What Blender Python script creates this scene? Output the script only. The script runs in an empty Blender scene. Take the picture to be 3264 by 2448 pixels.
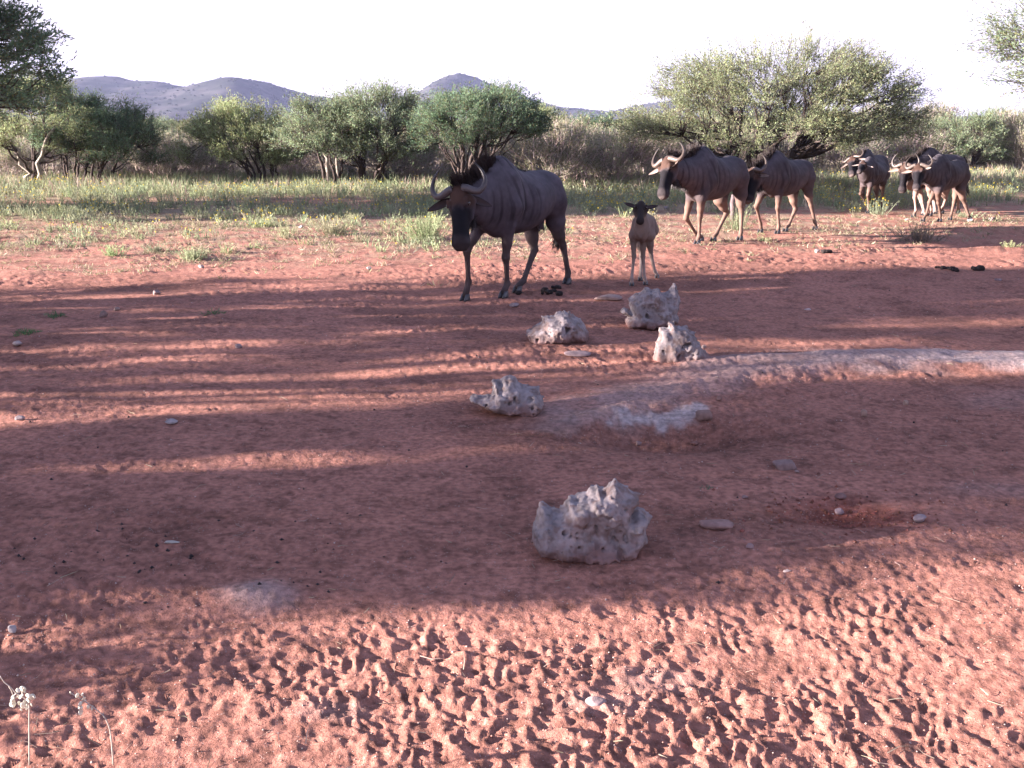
import bpy, math, random
import numpy as np
from mathutils import Vector, Matrix

random.seed(7)
rng = np.random.default_rng(11)
sc = bpy.context.scene

# ------------------------------------------------------------------ camera
F_PX = 3346.0
CAM_H = 1.65
PITCH = math.atan((1224 - 385) / F_PX)
cam_d = bpy.data.cameras.new('camera')
cam = bpy.data.objects.new('camera', cam_d)
sc.collection.objects.link(cam)
cam.location = (0, 0, CAM_H)
cam.rotation_euler = (math.pi / 2 - PITCH, 0, 0)
cam_d.sensor_width = 36
cam_d.lens = 36 * F_PX / 3264
cam_d.clip_start = .05
cam_d.clip_end = 9000
sc.camera = cam

# ------------------------------------------------------------------ light
SUN_EL = math.radians(12.0)
SUN_AZ = math.radians(188.0)          # direction TOWARDS the sun, counter-clockwise from +X
sun_dir = Vector((math.cos(SUN_EL) * math.cos(SUN_AZ), math.cos(SUN_EL) * math.sin(SUN_AZ), math.sin(SUN_EL)))
sd = bpy.data.lights.new('sun', 'SUN')
sd.energy = 5.0
sd.angle = math.radians(.5)
sd.color = (1.0, .87, .82)
so = bpy.data.objects.new('sun', sd)
sc.collection.objects.link(so)
so.rotation_euler = sun_dir.to_track_quat('Z', 'Y').to_euler()
so.location = (-30, -5, 20)

w = bpy.data.worlds.new('World')
sc.world = w
w.use_nodes = True
nt = w.node_tree
nt.nodes.clear()
N = nt.nodes.new
sky = N('ShaderNodeTexSky')
sky.sky_type = 'NISHITA'
sky.sun_disc = False
sky.sun_elevation = SUN_EL
sky.sun_rotation = math.pi / 2 - SUN_AZ
sky.altitude = 1400
sky.dust_density = 2.0
tc = N('ShaderNodeTexCoord')
mp = N('ShaderNodeMapping')
mp.inputs['Scale'].default_value = (1.3, 1.3, 7.0)
nz = N('ShaderNodeTexNoise')
nz.inputs['Scale'].default_value = 1.9
nz.inputs['Detail'].default_value = 6
nz.inputs['Roughness'].default_value = .55
cr = N('ShaderNodeValToRGB')
cr.color_ramp.elements[0].position = .30
cr.color_ramp.elements[0].color = (.42, .42, .42, 1)
cr.color_ramp.elements[1].position = .50
cr.color_ramp.elements[1].color = (1, 1, 1, 1)
mx = N('ShaderNodeMix')
mx.data_type = 'RGBA'
mx.inputs['B'].default_value = (2.9, 2.9, 2.9, 1)      # thin bright evening cloud
bg = N('ShaderNodeBackground')
bg.inputs['Strength'].default_value = .052
wo = N('ShaderNodeOutputWorld')
L = nt.links.new
L(tc.outputs['Generated'], mp.inputs['Vector'])
L(mp.outputs['Vector'], nz.inputs['Vector'])
L(nz.outputs['Fac'], cr.inputs['Fac'])
sx_ = N('ShaderNodeSeparateXYZ'); L(tc.outputs['Generated'], sx_.inputs[0])
el = N('ShaderNodeMapRange'); el.interpolation_type = 'SMOOTHSTEP'     # thin cloud piled up towards the horizon, opening overhead
el.inputs['From Min'].default_value = .20; el.inputs['From Max'].default_value = .50
el.inputs['To Min'].default_value = 1.0; el.inputs['To Max'].default_value = .10
L(sx_.outputs['Z'], el.inputs['Value'])
ml = N('ShaderNodeMath'); ml.operation = 'MULTIPLY'
L(cr.outputs['Color'], ml.inputs[0]); L(el.outputs[0], ml.inputs[1])
L(ml.outputs[0], mx.inputs['Factor'])
L(sky.outputs['Color'], mx.inputs['A'])
wb = N('ShaderNodeVectorMath'); wb.operation = 'MULTIPLY'      # the camera's magenta white balance, the same over the whole sky
wb.inputs[1].default_value = (1.06, .94, 1.10)
L(mx.outputs['Result'], wb.inputs[0]); L(wb.outputs['Vector'], bg.inputs['Color'])
L(bg.outputs['Background'], wo.inputs['Surface'])

sc.view_settings.view_transform = 'Standard'
sc.view_settings.look = 'None'
sc.view_settings.exposure = 3.05
sc.view_settings.gamma = 1.0
sc.view_settings.use_curve_mapping = False
sc.cycles.max_bounces = 5
sc.cycles.diffuse_bounces = 3
sc.cycles.transparent_max_bounces = 8
sc.cycles.use_denoising = True

# ------------------------------------------------------------------ pixel helpers (photograph pixels -> world)
c_f = np.array([0, math.cos(PITCH), -math.sin(PITCH)])
c_u = np.array([0, math.sin(PITCH), math.cos(PITCH)])
C0 = np.array([0, 0, CAM_H])


def ray(u, v):
    return np.array([(u - 1632) / F_PX, 0, 0]) + c_u * (1224 - v) / F_PX + c_f


def G(u, v):
    r = ray(u, v)
    return C0 + r * (-CAM_H / r[2])


def PY(u, v, Y):
    r = ray(u, v)
    return C0 + r * (Y / r[1])


def D(xd, yd):                     # the same from the 2212-pixel-wide view of the photograph
    return G(xd * 1.47559, yd * 1.47559)


# ------------------------------------------------------------------ noise
def _h(ix, iy, iz, seed):
    n = (ix.astype(np.int64) * 374761393 + iy.astype(np.int64) * 668265263 + iz.astype(np.int64) * 2147483647 + seed * 974634777) & 0xffffffff
    n = ((n ^ (n >> 13)) * 1274126177) & 0xffffffff
    n = ((n ^ (n >> 16)) * 2246822519) & 0xffffffff
    return ((n ^ (n >> 15)) & 0xffffff) / float(0xffffff)


def vn3(x, y, z, seed=0):
    x, y, z = np.broadcast_arrays(np.asarray(x, float), np.asarray(y, float), np.asarray(z, float))
    fx, fy, fz = np.floor(x), np.floor(y), np.floor(z)
    tx, ty, tz = x - fx, y - fy, z - fz
    tx = tx * tx * (3 - 2 * tx); ty = ty * ty * (3 - 2 * ty); tz = tz * tz * (3 - 2 * tz)
    r = 0
    for a in (0, 1):
        for b in (0, 1):
            for c in (0, 1):
                r = r + _h(fx + a, fy + b, fz + c, seed) * (tx if a else 1 - tx) * (ty if b else 1 - ty) * (tz if c else 1 - tz)
    return r * 2 - 1


def vn2(x, y, seed=0):
    x = np.asarray(x, float); y = np.asarray(y, float)
    fx, fy = np.floor(x), np.floor(y)
    tx, ty = x - fx, y - fy
    tx = tx * tx * (3 - 2 * tx); ty = ty * ty * (3 - 2 * ty)
    z = np.zeros_like(fx)
    return ((_h(fx, fy, z, seed) * (1 - tx) + _h(fx + 1, fy, z, seed) * tx) * (1 - ty)
            + (_h(fx, fy + 1, z, seed) * (1 - tx) + _h(fx + 1, fy + 1, z, seed) * tx) * ty) * 2 - 1


def fbm2(x, y, seed=0, o=4, g=.5):
    r = 0; a = 1; s = 0
    for i in range(o):
        r = r + a * vn2(x * 2 ** i + 17 * i, y * 2 ** i - 9 * i, seed + i); s += a; a *= g
    return r / s


def fbm3(x, y, z, seed=0, o=3, g=.5):
    r = 0; a = 1; s = 0
    for i in range(o):
        r = r + a * vn3(x * 2 ** i + 17 * i, y * 2 ** i, z * 2 ** i, seed + i); s += a; a *= g
    return r / s


def cells2(x, y, seed=0):
    fx, fy = np.floor(x), np.floor(y)
    best = np.full(x.shape, 9.0); bid = np.zeros(x.shape); z = np.zeros_like(fx)
    for a in (-1, 0, 1):
        for b in (-1, 0, 1):
            cx, cy = fx + a, fy + b
            px = cx + .15 + .7 * _h(cx, cy, z, seed); py = cy + .15 + .7 * _h(cx, cy, z + 1, seed)
            an = _h(cx, cy, z + 3, seed) * math.pi
            dx, dy = x - px, y - py
            ux = dx * np.cos(an) + dy * np.sin(an); uy = -dx * np.sin(an) + dy * np.cos(an)
            d = np.sqrt(ux * ux * .7 + uy * uy * 1.5)
            k = d < best
            best = np.where(k, d, best); bid = np.where(k, _h(cx, cy, z + 2, seed), bid)
    return best, bid


# ------------------------------------------------------------------ mesh helpers
COL = sc.collection


def link(name, me, parent=None, **props):
    o = bpy.data.objects.new(name, me)
    COL.objects.link(o)
    if parent is not None:
        o.parent = parent
    for k, v in props.items():
        o[k] = v
    return o


def mesh_np(name, V, polys, cols=None, m=None, smooth=False):
    """V (n,3); polys: list of int arrays (k, sides)"""
    me = bpy.data.meshes.new(name)
    V = np.asarray(V, np.float32)
    me.vertices.add(len(V)); me.vertices.foreach_set('co', V.ravel())
    polys = [np.asarray(p) for p in polys if len(p)]
    li = np.concatenate([p.ravel() for p in polys]).astype(np.int32)
    lt = np.concatenate([np.full(len(p), p.shape[1]) for p in polys]).astype(np.int32)
    ls = np.concatenate([[0], np.cumsum(lt)[:-1]]).astype(np.int32)
    me.loops.add(len(li)); me.loops.foreach_set('vertex_index', li)
    me.polygons.add(len(lt)); me.polygons.foreach_set('loop_start', ls); me.polygons.foreach_set('loop_total', lt)
    if smooth:
        me.polygons.foreach_set('use_smooth', np.ones(len(lt), bool))
    me.update(calc_edges=True)
    if cols is not None:
        ca = me.color_attributes.new('Col', 'FLOAT_COLOR', 'POINT')
        c4 = np.ones((len(V), 4), np.float32); c4[:, :3] = cols
        ca.data.foreach_set('color', c4.ravel())
    if m is not None:
        me.materials.append(m)
    me.validate()
    return me


class Acc:
    """collects vertices, faces and vertex colours into one mesh"""
    def __init__(s):
        s.V = []; s.P = {}; s.C = []; s.n = 0

    def add(s, V, polys, col=(1, 1, 1)):
        V = np.asarray(V, float)
        for p in (polys if isinstance(polys, list) else [polys]):
            p = np.asarray(p)
            s.P.setdefault(p.shape[1], []).append(p + s.n)
        c = np.asarray(col, float)
        s.C.append(np.broadcast_to(c, (len(V), 3)))
        s.V.append(V); s.n += len(V)

    def mesh(s, name, m, smooth=False):
        return mesh_np(name, np.concatenate(s.V), [np.concatenate(p) for p in s.P.values()], np.concatenate(s.C), m, smooth)


def tube(acc, pts, rad, sides=6, col=(1, 1, 1), cap=True):
    pts = np.asarray(pts, float); n = len(pts)
    rad = np.broadcast_to(np.asarray(rad, float), (n,))
    t = np.gradient(pts, axis=0); t /= np.linalg.norm(t, axis=1)[:, None] + 1e-9
    ref = np.array([0, 0, 1.0]) if abs(t[0][2]) < .9 else np.array([1.0, 0, 0])
    a = np.cross(t, ref); a /= np.linalg.norm(a, axis=1)[:, None] + 1e-9
    b = np.cross(t, a)
    th = np.linspace(0, 2 * math.pi, sides, endpoint=False)
    V = pts[:, None, :] + rad[:, None, None] * (a[:, None, :] * np.cos(th)[None, :, None] + b[:, None, :] * np.sin(th)[None, :, None])
    V = V.reshape(-1, 3)
    i = np.arange(n - 1)[:, None] * sides; j = np.arange(sides)[None, :]; j2 = (j + 1) % sides
    Q = np.stack([i + j, i + j2, i + sides + j2, i + sides + j], -1).reshape(-1, 4)
    P = [Q]
    if cap:
        P.append(np.array([[*range(sides)][::-1]])); P.append(np.array([[(n - 1) * sides + k for k in range(sides)]]))
    if np.ndim(col) == 2:
        col = np.repeat(np.asarray(col), sides, axis=0)
    acc.add(V, P, col)


def unit(v):
    v = np.asarray(v, float)
    return v / (np.linalg.norm(v, axis=-1, keepdims=True) + 1e-12)


def leaves(acc, c, d, ln, wd, col, rs):
    """rhombic leaves: centres c, directions d, lengths, widths"""
    n = len(c); d = unit(d)
    s = unit(np.cross(d, rs.normal(size=(n, 3))))
    ln = np.broadcast_to(ln, (n,))[:, None]; wd = np.broadcast_to(wd, (n,))[:, None]
    V = np.stack([c - d * ln / 2 + s * wd / 2, c - d * ln * .3 - s * wd / 2, c + d * ln / 2], 1).reshape(-1, 3)
    Q = np.arange(n * 3).reshape(n, 3)
    acc.add(V, Q, np.repeat(np.broadcast_to(col, (n, 3)), 3, axis=0))


def blades(acc, b, tip, wd, col, rs, bend=.25, tipcol=None):
    """thin grass blades / hairs from b to tip, slightly bent"""
    n = len(b); d = tip - b
    s = unit(np.cross(d, rs.normal(size=(n, 3)))) * np.broadcast_to(wd, (n,))[:, None] / 2
    ln = np.linalg.norm(d, axis=1)[:, None]
    mid = b + d * .55 + unit(rs.normal(size=(n, 3))) * ln * bend * .4
    V = np.stack([b - s, b + s, mid + s * .8, mid - s * .8, tip], 1).reshape(-1, 3)
    k = np.arange(n)[:, None] * 5
    Q = k + np.array([[0, 1, 2, 3]]); T = k + np.array([[3, 2, 4]])
    cc = np.broadcast_to(col, (n, 3))
    tc_ = cc if tipcol is None else np.broadcast_to(tipcol, (n, 3))
    CC = np.stack([cc, cc, cc, cc, tc_], 1).reshape(-1, 3)
    acc.add(V, [Q, T], CC)


# ------------------------------------------------------------------ materials
def mat(name, rough=.8, noise=.25, nscale=8.0, bump=0.0, bscale=30.0, spec=.3, transl=0.0, sheen=0.0, color=None, speck=None, bdist=.01):
    m = bpy.data.materials.new(name)
    m.use_nodes = True
    t = m.node_tree; nd = t.nodes; nd.clear(); lk = t.links.new
    out = nd.new('ShaderNodeOutputMaterial'); p = nd.new('ShaderNodeBsdfPrincipled')
    p.inputs['Roughness'].default_value = rough
    p.inputs['Specular IOR Level'].default_value = spec
    if sheen:
        p.inputs['Sheen Weight'].default_value = sheen
    if color is None:
        a = nd.new('ShaderNodeAttribute'); a.attribute_name = 'Col'; csrc = a.outputs['Color']
    else:
        r = nd.new('ShaderNodeRGB'); r.outputs[0].default_value = (*color, 1); csrc = r.outputs[0]
    tcn = nd.new('ShaderNodeTexCoord')
    if noise:
        n = nd.new('ShaderNodeTexNoise'); n.inputs['Scale'].default_value = nscale; n.inputs['Detail'].default_value = 6
        lk(tcn.outputs['Object'], n.inputs['Vector'])
        mr = nd.new('ShaderNodeMapRange'); mr.inputs['From Min'].default_value = .3; mr.inputs['From Max'].default_value = .7
        mr.inputs['To Min'].default_value = 1 - noise; mr.inputs['To Max'].default_value = 1 + noise
        lk(n.outputs['Fac'], mr.inputs['Value'])
        mu = nd.new('ShaderNodeVectorMath'); mu.operation = 'SCALE'
        lk(csrc, mu.inputs[0]); lk(mr.outputs['Result'], mu.inputs['Scale']); csrc = mu.outputs['Vector']
    if speck:
        n2 = nd.new('ShaderNodeTexVoronoi'); n2.inputs['Scale'].default_value = speck[0]
        lk(tcn.outputs['Object'], n2.inputs['Vector'])
        r2 = nd.new('ShaderNodeValToRGB'); r2.color_ramp.elements[0].position = speck[1]; r2.color_ramp.elements[0].color = (1, 1, 1, 1)
        r2.color_ramp.elements[1].position = speck[1] + .05; r2.color_ramp.elements[1].color = (0, 0, 0, 1)
        lk(n2.outputs['Distance'], r2.inputs['Fac'])
        n3 = nd.new('ShaderNodeTexNoise'); n3.inputs['Scale'].default_value = speck[0] * .21
        lk(tcn.outputs['Object'], n3.inputs['Vector'])
        r3 = nd.new('ShaderNodeMath'); r3.operation = 'GREATER_THAN'; r3.inputs[1].default_value = .54
        lk(n3.outputs['Fac'], r3.inputs[0])
        mm = nd.new('ShaderNodeMath'); mm.operation = 'MULTIPLY'; lk(r2.outputs['Color'], mm.inputs[0]); lk(r3.outputs[0], mm.inputs[1])
        mxx = nd.new('ShaderNodeMix'); mxx.data_type = 'RGBA'; mxx.inputs['B'].default_value = (*speck[2], 1)
        lk(mm.outputs[0], mxx.inputs['Factor']); lk(csrc, mxx.inputs['A']); csrc = mxx.outputs['Result']
    lk(csrc, p.inputs['Base Color'])
    if bump:
        nb = nd.new('ShaderNodeTexNoise'); nb.inputs['Scale'].default_value = bscale; nb.inputs['Detail'].default_value = 8; nb.inputs['Roughness'].default_value = .65
        lk(tcn.outputs['Object'], nb.inputs['Vector'])
        bn = nd.new('ShaderNodeBump'); bn.inputs['Strength'].default_value = bump; bn.inputs['Distance'].default_value = bdist
        lk(nb.outputs['Fac'], bn.inputs['Height']); lk(bn.outputs['Normal'], p.inputs['Normal'])
    if transl:
        tr = nd.new('ShaderNodeBsdfTranslucent'); lk(csrc, tr.inputs['Color'])
        ms = nd.new('ShaderNodeMixShader'); ms.inputs['Fac'].default_value = transl
        lk(p.outputs[0], ms.inputs[1]); lk(tr.outputs[0], ms.inputs[2]); lk(ms.outputs[0], out.inputs['Surface'])
    else:
        lk(p.outputs[0], out.inputs['Surface'])
    return m


M_GROUND = mat('red_soil', .95, .36, 34.0, bump=1.0, bscale=60, spec=.1, speck=(130, .16, (.40, .31, .28)), bdist=.010)
M_HILL = mat('hill_scrub', .95, .35, .06, spec=.0)
M_LEAF = mat('thorn_leaf', .7, 0, transl=.45, spec=.15)
M_GRASS = mat('grass_blade', .7, 0, transl=.3, spec=.15)
M_BARK = mat('grey_bark', .9, .3, 9, bump=.7, bscale=25, spec=.1)
M_COAT = mat('short_coat', .75, .18, 14, bump=.35, bscale=120, spec=.12, bdist=.004)
M_HAIR = mat('black_hair', .6, 0, spec=.3)
M_HORN = mat('horn', .42, .12, 30, bump=.3, bscale=60, spec=.4)
M_HOOF = mat('hoof', .4, .1, 40, spec=.5)
M_ROCK = mat('pale_limestone', .85, .28, 16, bump=.8, bscale=45, spec=.2, bdist=.008)
M_STONE = mat('field_stone', .9, .25, 30, bump=.6, bscale=60, spec=.15, bdist=.005)
M_DUNG = mat('dung', .75, .3, 60, bump=.9, bscale=120, spec=.25, bdist=.006)
M_EYE = mat('eye', .1, 0, color=(.01, .007, .005), spec=.8)
M_POD = mat('pale_pod', .5, .1, 60, spec=.4, transl=.25)

# ------------------------------------------------------------------ ground
BERM = np.array([D(*p)[:2] for p in [(1340, 898), (1420, 872), (1490, 846), (1600, 822), (1750, 806), (1900, 797), (2050, 795), (2212, 800), (2400, 806), (2700, 812)]])
BERM2 = np.array([D(*p)[:2] for p in [(1500, 797), (1650, 787), (1800, 781), (1950, 775), (2212, 781), (2500, 784)]])
PALE = np.array([D(*p)[:2] for p in [(1345, 905), (1420, 908), (1490, 893)]])


def seg_dist(x, y, P):
    best = np.full(np.shape(x), 1e9); sd_ = np.zeros(np.shape(x))
    for a, b in zip(P[:-1], P[1:]):
        d = b - a; L2 = d @ d
        t = np.clip(((x - a[0]) * d[0] + (y - a[1]) * d[1]) / L2, 0, 1)
        qx, qy = x - a[0] - t * d[0], y - a[1] - t * d[1]
        dd = np.hypot(qx, qy)
        k = dd < best
        sgn = np.sign(d[0] * qy - d[1] * qx)
        best = np.where(k, dd, best); sd_ = np.where(k, sgn * dd, sd_)
    return best, sd_


def sstep(a, b, x):
    t = np.clip((x - a) / (b - a), 0, 1)
    return t * t * (3 - 2 * t)


HOL = D(1450, 935)[:2]
PIT = D(1830, 1110)[:2]
MND = D(565, 1285)[:2]


def gheight(x, y, fine=True):
    x = np.atleast_1d(np.asarray(x, float)); y = np.atleast_1d(np.asarray(y, float))
    r = np.hypot(x, y)
    near = 1 - sstep(14, 26, r)
    h = .035 * fbm2(x / 3.1, y / 3.1, 3, 3) * (1 - sstep(200, 400, r) * .5)
    h = h + .018 * fbm2(x / .8, y / .8, 5, 2) * near
    if fine:
        wx = x + .045 * fbm2(x * 9, y * 9, 21, 3); wy = y + .045 * fbm2(x * 9, y * 9, 25, 3)
        tr = near * (.55 + .45 * sstep(-.2, .4, fbm2(x / 1.3, y / 1.3, 31, 2)))
        churn = tr * (.55 + .75 * sstep(-.35, .35, fbm2(x / .75 + 5, y / .5, 35, 2))) * (.95 + .35 * (1 - sstep(3.0, 4.6, y)) + .45 * sstep(9, 12, y))
        d1, id1 = cells2(wx / .056, wy / .046, 41)
        d2, id2 = cells2(wx / .034 + 7, wy / .028, 42)
        rdg = 1 - 2 * np.abs(fbm2(wx / .11, wy / .075, 48, 3))
        h = h + churn * .009 * fbm2(wx / .30, wy / .19, 46, 2)
        h = h + churn * .0055 * rdg
        h = h - churn * .0040 * np.exp(-(d1 / .40) ** 2) * (.1 + id1 ** 1.6) + churn * .005 * np.exp(-((d1 - .55) / .2) ** 2)
        h = h - churn * .0045 * np.exp(-(d2 / .38) ** 2) * (.2 + id2)
        h = h + churn * .008 * fbm2(x / .05, y / .06, 44, 3)
    # salt-crusted rim, hollow and small mound
    d, s_ = seg_dist(x, y, BERM)
    h = h + .048 * np.exp(-(np.where(s_ > 0, d / .40, d / .20)) ** 2) * (.8 + .4 * vn2(x / .5, y / .5, 51))
    d2_, _ = seg_dist(x, y, BERM2)
    h = h + .03 * np.exp(-(d2_ / .16) ** 2)
    crust = np.exp(-(d / .4) ** 2)
    h = h + crust * (.030 * fbm2(x / .22, y / .16, 57, 4, .6))
    h = h - .12 * np.exp(-(((x - HOL[0]) / .50) ** 2 + ((y - HOL[1] + .02) / .22) ** 2))
    h = h - .045 * np.exp(-(((x - PIT[0]) / .18) ** 2 + ((y - PIT[1]) / .13) ** 2))
    h = h + .035 * np.exp(-(((x - MND[0]) / .13) ** 2 + ((y - MND[1]) / .10) ** 2))
    return h


PR = np.random.default_rng(333)
PRINTS = [(math.tan(a) * yy, yy, PR.uniform(-.9, .9) + 1.57 * (PR.uniform() < .5), PR.uniform(.035, .055)) for a, yy in zip(PR.uniform(-.5, .5, 200), 2.2 + 7.5 * PR.uniform(0, 1, 200) ** 1.2)]


def press_prints(x, y, z):
    """cloven hoofprints pressed into the sand: two slots side by side with a raised lip"""
    z = z.copy()
    o = np.argsort(y); ys = y[o]
    for px, py, an, ln in PRINTS:
        a, b = np.searchsorted(ys, (py - .12, py + .12)); k = o[a:b]
        k = k[np.abs(x[k] - px) < .12]
        if len(k) == 0: continue
        dx, dy = x[k] - px, y[k] - py
        u = dx * math.cos(an) + dy * math.sin(an); v = -dx * math.sin(an) + dy * math.cos(an)
        w_ = .36 * ln * (1 - .35 * np.clip(u / ln, -1, 1))
        q = np.sqrt((u / ln) ** 2 + ((np.abs(v) - .42 * ln) / w_) ** 2)
        z[k] += -.0065 * sstep(1.25, .35, q) + .0022 * np.exp(-((q - 1.4) / .3) ** 2)
    return z


def gz(x, y):
    return float(gheight([x], [y])[0])


def grass_density(x, y):
    """0..1 cover of herbs and grass, from where the photograph is green"""
    u = x / np.maximum(y, 1) * 9                      # left-right position
    edge = np.where(u < -1, 17.0, np.where(u < 1.2, 17.0 + (u + 1) * 1.5, 20.3 + (u - 1.2) * .75))
    n = fbm2(x / 2.3, y / 2.0, 61, 3)
    dns = sstep(-3.6, 3.4, y - edge + n * 5.0 + 1.2 * fbm2(x / .7, y / .6, 64, 2))
    track = np.exp(-((y - 22.8 - .03 * x - .6 * n) / .75) ** 2) * (x < -1.5) * .8
    path2 = sstep(3.0, 5.5, x - .30 * y) * np.exp(-((y - 25.5) / 2.0) ** 2) * .9
    return np.clip(dns * (1 - track) * (1 - path2), 0, 1)


def ground():
    ang_f = np.linspace(math.radians(90 - 36), math.radians(90 + 36), 660)
    ang_b = np.linspace(math.radians(90 + 36), math.radians(90 - 36 + 360), 90)[1:-1]
    ang = np.concatenate([ang_f, ang_b])
    r = [.15, .5, .9, 1.3]
    rr = 1.7
    while rr < 15:
        r.append(rr); rr *= 1.0056
    while rr < 2500:
        r.append(rr); rr *= 1.045 if rr > 40 else 1.012
    r = np.array(r)
    A, R = np.meshgrid(ang, r)
    X = R * np.cos(A); Y = R * np.sin(A)
    x = X.ravel(); y = Y.ravel()
    z = press_prints(x, y, gheight(x, y))
    red = np.array([.292, .134, .100])
    n1 = fbm2(x / 1.7, y / 1.7, 71, 3)[:, None]; n2 = fbm2(x / .35, y / .35, 75, 3)[:, None]
    col = red * (1 + .16 * n1 + .12 * n2)
    dark = sstep(.05, .45, fbm2(x / .9, y / .7, 78, 3))[:, None]
    col = col * (1 - .25 * dark)
    # darker crumbs in the soil, mottled to paint in the shade of trodden dents
    cr1 = sstep(.05, .45, fbm2(x / .085, y / .055, 111, 3))[:, None]; cr2 = sstep(.15, .5, fbm2(x / .03, y / .022, 115, 2))[:, None]
    col = col * (1 - .32 * cr1) * (1 - .30 * cr2 * np.exp(-np.hypot(x, y) / 9)[:, None])
    # darker soil round the hollow
    dk = np.exp(-(((x - HOL[0] - .1) / .75) ** 2 + ((y - HOL[1] + .12) / .38) ** 2))[:, None]
    dk2 = np.exp(-(((x - PIT[0]) / .3) ** 2 + ((y - PIT[1]) / .2) ** 2))[:, None]
    col = col * (1 - .45 * dk)
    pitn = np.clip(dk2 * 1.5 - .25 + .5 * fbm2(x / .05, y / .04, 79, 3)[:, None], 0, 1)
    col = col * (1 - pitn * np.array([.30, .48, .50]))
    # pale salt crust
    salt = np.array([.335, .275, .265])
    d, s_ = seg_dist(x, y, BERM)
    nn = fbm2(x / .22, y / .16, 81, 4)
    mk = sstep(.46, .05, np.where(s_ > 0, d * .70, d * 1.5) + .26 * nn + .10 * n2[:, 0])
    d2_, _ = seg_dist(x, y, BERM2)
    mk2 = sstep(.26, .03, d2_ + .12 * nn)
    far_r = sstep(1.2, 3.2, x)
    mk = np.maximum(mk * (.40 + .38 * far_r), mk2 * .85 * (.5 + .5 * far_r))
    d3, _ = seg_dist(x, y, PALE)
    mk = np.maximum(mk, sstep(.12, .03, d3 + .14 * nn + .06 * fbm2(x / .05, y / .05, 83, 3)) * .95)
    mk = np.maximum(mk, sstep(.16, .03, np.hypot((x - MND[0]) / 1.2, y - MND[1]) + .06 * nn) * .5)
    for px, py, pr in [(1420, 1465, .18), (2200, 870, .6), (1290, 1520, .2), (2170, 1060, .35), (700, 1530, .15)]:
        q = D(px, py)
        mk = np.maximum(mk, sstep(pr, pr * .2, np.hypot(x - q[0], (y - q[1]) * 1.8) + pr * .5 * nn) * .16)
    mk = np.clip(mk, 0, 1)[:, None]
    col = col * (1 - mk) + salt * mk
    # thin straw and green litter towards the grass
    u = x / np.maximum(y, 1) * 9
    lit = sstep(10.5, 15.5, y - .55 * np.clip(u + 1, 0, 9) + 2 * fbm2(x / 1.2, y, 85, 3))
    nl = sstep(-.25, .35, fbm2(x / .16, y / .13, 88, 3))
    litc = np.array([.28, .23, .155])
    mm = (lit * nl * .62)[:, None]
    col = col * (1 - mm) + litc * mm
    gd = grass_density(x, y)[:, None]
    gcol = np.array([.21, .185, .115])
    col = col * (1 - .6 * gd) + gcol * .6 * gd
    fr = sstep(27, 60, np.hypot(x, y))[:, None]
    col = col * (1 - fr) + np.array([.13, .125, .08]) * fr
    nr, na = R.shape
    i = np.arange(nr - 1)[:, None] * na; j = np.arange(na)[None, :]; j2 = (j + 1) % na
    Q = np.stack([i + j, i + na + j, i + na + j2, i + j2], -1).reshape(-1, 4)
    V = np.stack([x, y, z], 1)
    V = np.concatenate([V, [[0, 0, 0]]]); col = np.concatenate([col, [red]])
    c = len(V) - 1
    T = np.stack([np.full(na, c), np.arange(na), (np.arange(na) + 1) % na], 1)
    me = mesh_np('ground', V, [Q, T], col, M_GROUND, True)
    return link('ground', me, kind='structure')


ground()

# ------------------------------------------------------------------ hills
SKY_LINE = [(-900, 262), (-500, 240), (-100, 232), (150, 256), (250, 247), (330, 242), (390, 245), (435, 258), (500, 256), (560, 270), (600, 282), (645, 283), (690, 279), (735, 262), (780, 253), (830, 262),
            (900, 279), (980, 300), (1100, 316), (1250, 318), (1360, 285), (1400, 251), (1432, 237), (1462, 233), (1500, 240), (1550, 262), (1620, 286), (1700, 315), (1780, 340), (1945, 356), (2040, 341), (2120, 325),
            (2260, 318), (2420, 326), (2600, 350), (2900, 372), (3300, 376), (4200, 362)]          # ridge line: photograph column, row


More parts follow.
